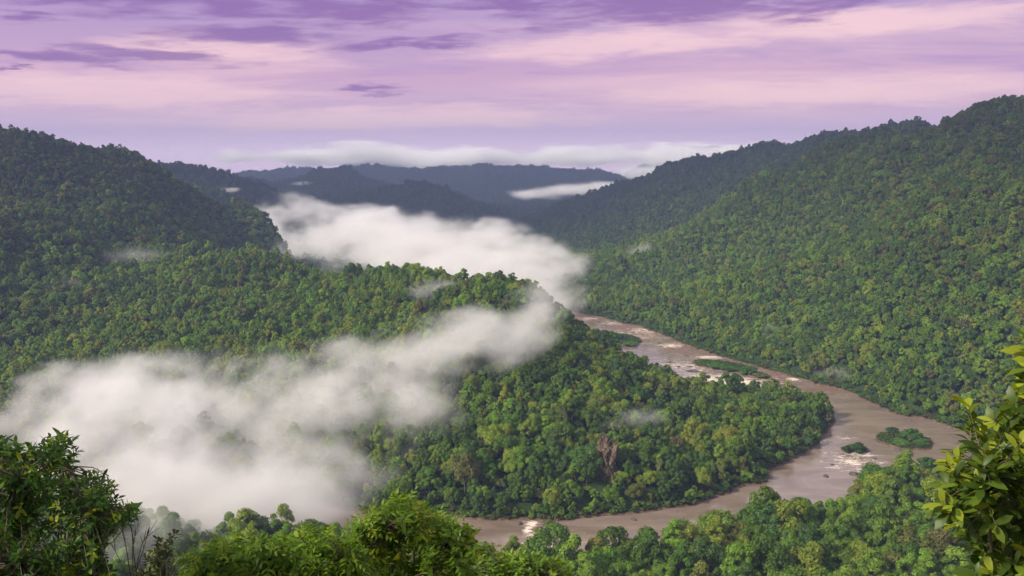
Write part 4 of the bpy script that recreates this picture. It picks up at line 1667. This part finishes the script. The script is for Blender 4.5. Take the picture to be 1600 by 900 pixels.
    return o


def blob(u, v, ru, rv, depth, frac=0.93, y=None, w=1.0):
    yy = y if y is not None else hit_y(u, v) * frac
    c = at_y(u, v, yy)
    s = yy / FPX
    return (c, (ru * s, depth, rv * s), w)


# the bank that fills the near bend and drifts up over the peninsula
mist('mist_bank', [
    blob(70, 770, 120, 120, 80, w=.85), blob(170, 690, 130, 100, 80), blob(150, 800, 140, 100, 80), blob(280, 640, 110, 70, 70), blob(290, 730, 150, 110, 80), blob(300, 810, 140, 80, 70),
    blob(410, 660, 130, 90, 70), blob(430, 740, 120, 80, 70, w=.9), blob(400, 815, 120, 60, 60, w=.9), blob(230, 800, 150, 90, 70), blob(520, 610, 110, 65, 60), blob(550, 680, 100, 60, 60, w=.85), blob(500, 770, 70, 55, 50, w=.62),
    blob(620, 580, 90, 55, 55), blob(640, 635, 80, 45, 50, w=.75), blob(700, 545, 80, 45, 50, w=.95), blob(770, 520, 70, 36, 45, w=.95), blob(800, 505, 60, 34, 45, w=.95), blob(842, 482, 40, 34, 45, w=.95), blob(200, 592, 100, 40, 60, w=.72), blob(70, 590, 50, 18, 50, w=.5),
    blob(560, 560, 90, 26, 50, w=.55)],
    3.0, 0.028, 80.0, 'thick white mist bank lying in the near river bend and drifting over the peninsula', stretch=(1.35, 1.1, 0.9), seed=3.0, amp=1.9, soft=1.0, thr=0.22, fine=2.7, shear=0.24)
# the bank in the valley behind the peninsula
mist('mist_bank', [
    blob(455, 332, 45, 26, 130, y=2350, w=.95), blob(430, 360, 40, 28, 130, y=2050), blob(425, 335, 30, 16, 100, y=2300, w=.8), blob(500, 385, 90, 34, 180, y=1900), blob(580, 362, 90, 30, 220, y=2150), blob(600, 400, 110, 36, 170, y=1750),
    blob(660, 365, 80, 26, 200, y=2150), blob(700, 400, 110, 36, 180, y=1750), blob(750, 372, 70, 24, 180, y=2050), blob(790, 415, 90, 34, 140, y=1600), blob(840, 400, 60, 24, 110, y=1650, w=.85),
    blob(830, 450, 60, 34, 110, y=1420), blob(760, 440, 90, 30, 110, y=1450), blob(862, 470, 36, 30, 80, y=1330, w=.95), blob(870, 405, 40, 22, 100, y=1600, w=.9), blob(855, 440, 50, 36, 100, y=1400), blob(560, 345, 70, 20, 160, y=2300, w=.8), blob(660, 430, 120, 26, 120, y=1500)],
    6.0, 0.017, 150.0, 'thick white mist bank filling the valley behind the peninsula ridge', stretch=(1.1, 1.1, 0.7), seed=17.0, amp=2.0, soft=1.0, thr=0.10, vz=3.6, fine=2.8)
# wisps
for (u, v, ru, rv, w, lab) in [
        (1210, 515, 26, 18, .8, 'small wisp of mist above the lime green tree on the right slope'),
        (1305, 578, 34, 14, .75, 'thin wisp of mist low over the far river bank'),
        (1012, 388, 34, 12, .8, 'small wisp of mist high on the right slope'),
        (920, 395, 34, 14, .7, 'faint wisp of mist trailing beside the valley mist bank'),
        (990, 655, 60, 22, .62, 'faint wisp of mist beside the rock outcrop on the peninsula'),
        (240, 396, 80, 14, .7, 'long thin wisp of mist on the left mountain'),
        (120, 440, 60, 16, .55, 'faint wisp of mist in the gully of the left mountain'),
        (690, 448, 50, 18, .85, 'wisp of mist in the dip of the peninsula ridge')]:
    y = hit_y(u, v)
    dpt = 26 * y / 1000
    mist('mist_wisp', [blob(u, v, ru, rv, dpt, frac=0.975, w=w), blob(u - ru * .6, v + rv * .5, ru * .7, rv * .6, dpt, frac=0.975, w=w * .8)],
         max(2.5, ru * y / FPX / 11), 0.030 * 900 / y, ru * y / FPX * 0.9, lab, stretch=(1.6, 1.2, 0.8), seed=u * 0.1, octaves=4, amp=1.2, soft=0.8)
# layers far up the valley
mist('mist_layer', [blob(400 + 75 * i, 247 + 2.5 * math.sin(i * 2.1), 66, 19, 340, y=5800 + 80 * math.sin(i * 1.3), w=.75 + .2 * math.sin(i * 1.9) ** 2) for i in range(12)],
     40.0, 0.030, 330.0, 'long white mist layer along the horizon beyond the plateau', stretch=(1.5, 1.3, 0.5), seed=29.0, vz=9.0, amp=1.3, thr=0.2, soft=0.7, fine=1.2)
mist('mist_layer', [blob(1040, 268, 75, 12, 220, y=5300), blob(990, 272, 30, 10, 180, y=5300), blob(1110, 262, 60, 9, 220, y=5400)],
     26.0, 0.008, 220.0, 'white mist pooled beside the end of the plateau', stretch=(1.5, 1.3, 0.6), seed=31.0, vz=9.0, amp=0.8, thr=0.25)
mist('mist_layer', [blob(830, 304, 45, 8, 90, y=3400, w=.95), blob(890, 297, 50, 9, 90, y=3400), blob(950, 290, 40, 8, 90, y=3450, w=.95)],
     12.0, 0.016, 110.0, 'thin white mist strip across the foot of the plateau', stretch=(1.6, 1.3, 0.6), seed=37.0, vz=4.0, amp=0.9, thr=0.25)
mist('mist_layer', [blob(478, 287, 30, 5, 80, y=3500, w=.95), blob(505, 290, 16, 4, 60, y=3500, w=.9)],
     10.0, 0.010, 70.0, 'sliver of mist below the small domed hill', stretch=(1.6, 1.3, 0.6), seed=41.0, vz=3.0, thr=0.25)
mist('mist_layer', [blob(362, 296, 16, 5, 60, y=2500, w=.95)],
     8.0, 0.014, 45.0, 'sliver of mist behind the shoulder of the left mountain', stretch=(1.6, 1.3, 0.6), seed=43.0, vz=3.0, thr=0.25)

# ------------------------------------------------------------------ haze
def build_haze():
    x0, x1, y0, y1, z0, z1 = -6000, 6000, -340, 7500, -4.5, 425
    v = [(x, y, z) for z in (z0, z1) for y in (y0, y1) for x in (x0, x1)]
    f = np.array([(0, 2, 3, 1), (4, 5, 7, 6), (0, 1, 5, 4), (2, 6, 7, 3), (0, 4, 6, 2), (1, 3, 7, 5)])
    m, nt, out = new_mat('valley_haze')
    p = nt.nodes.new('ShaderNodeVolumePrincipled')
    p.inputs['Color'].default_value = (0.29, 0.37, 0.66, 1)
    p.inputs['Density'].default_value = 0.000115
    p.inputs['Density Attribute'].default_value = ''
    nt.links.new(p.outputs[0], out.inputs['Volume'])
    o = link('haze', mesh_np('haze', v, f), mat=m)
    tag(o, 'bluish haze filling the air of the valley', 'haze', kind='stuff')


build_haze()
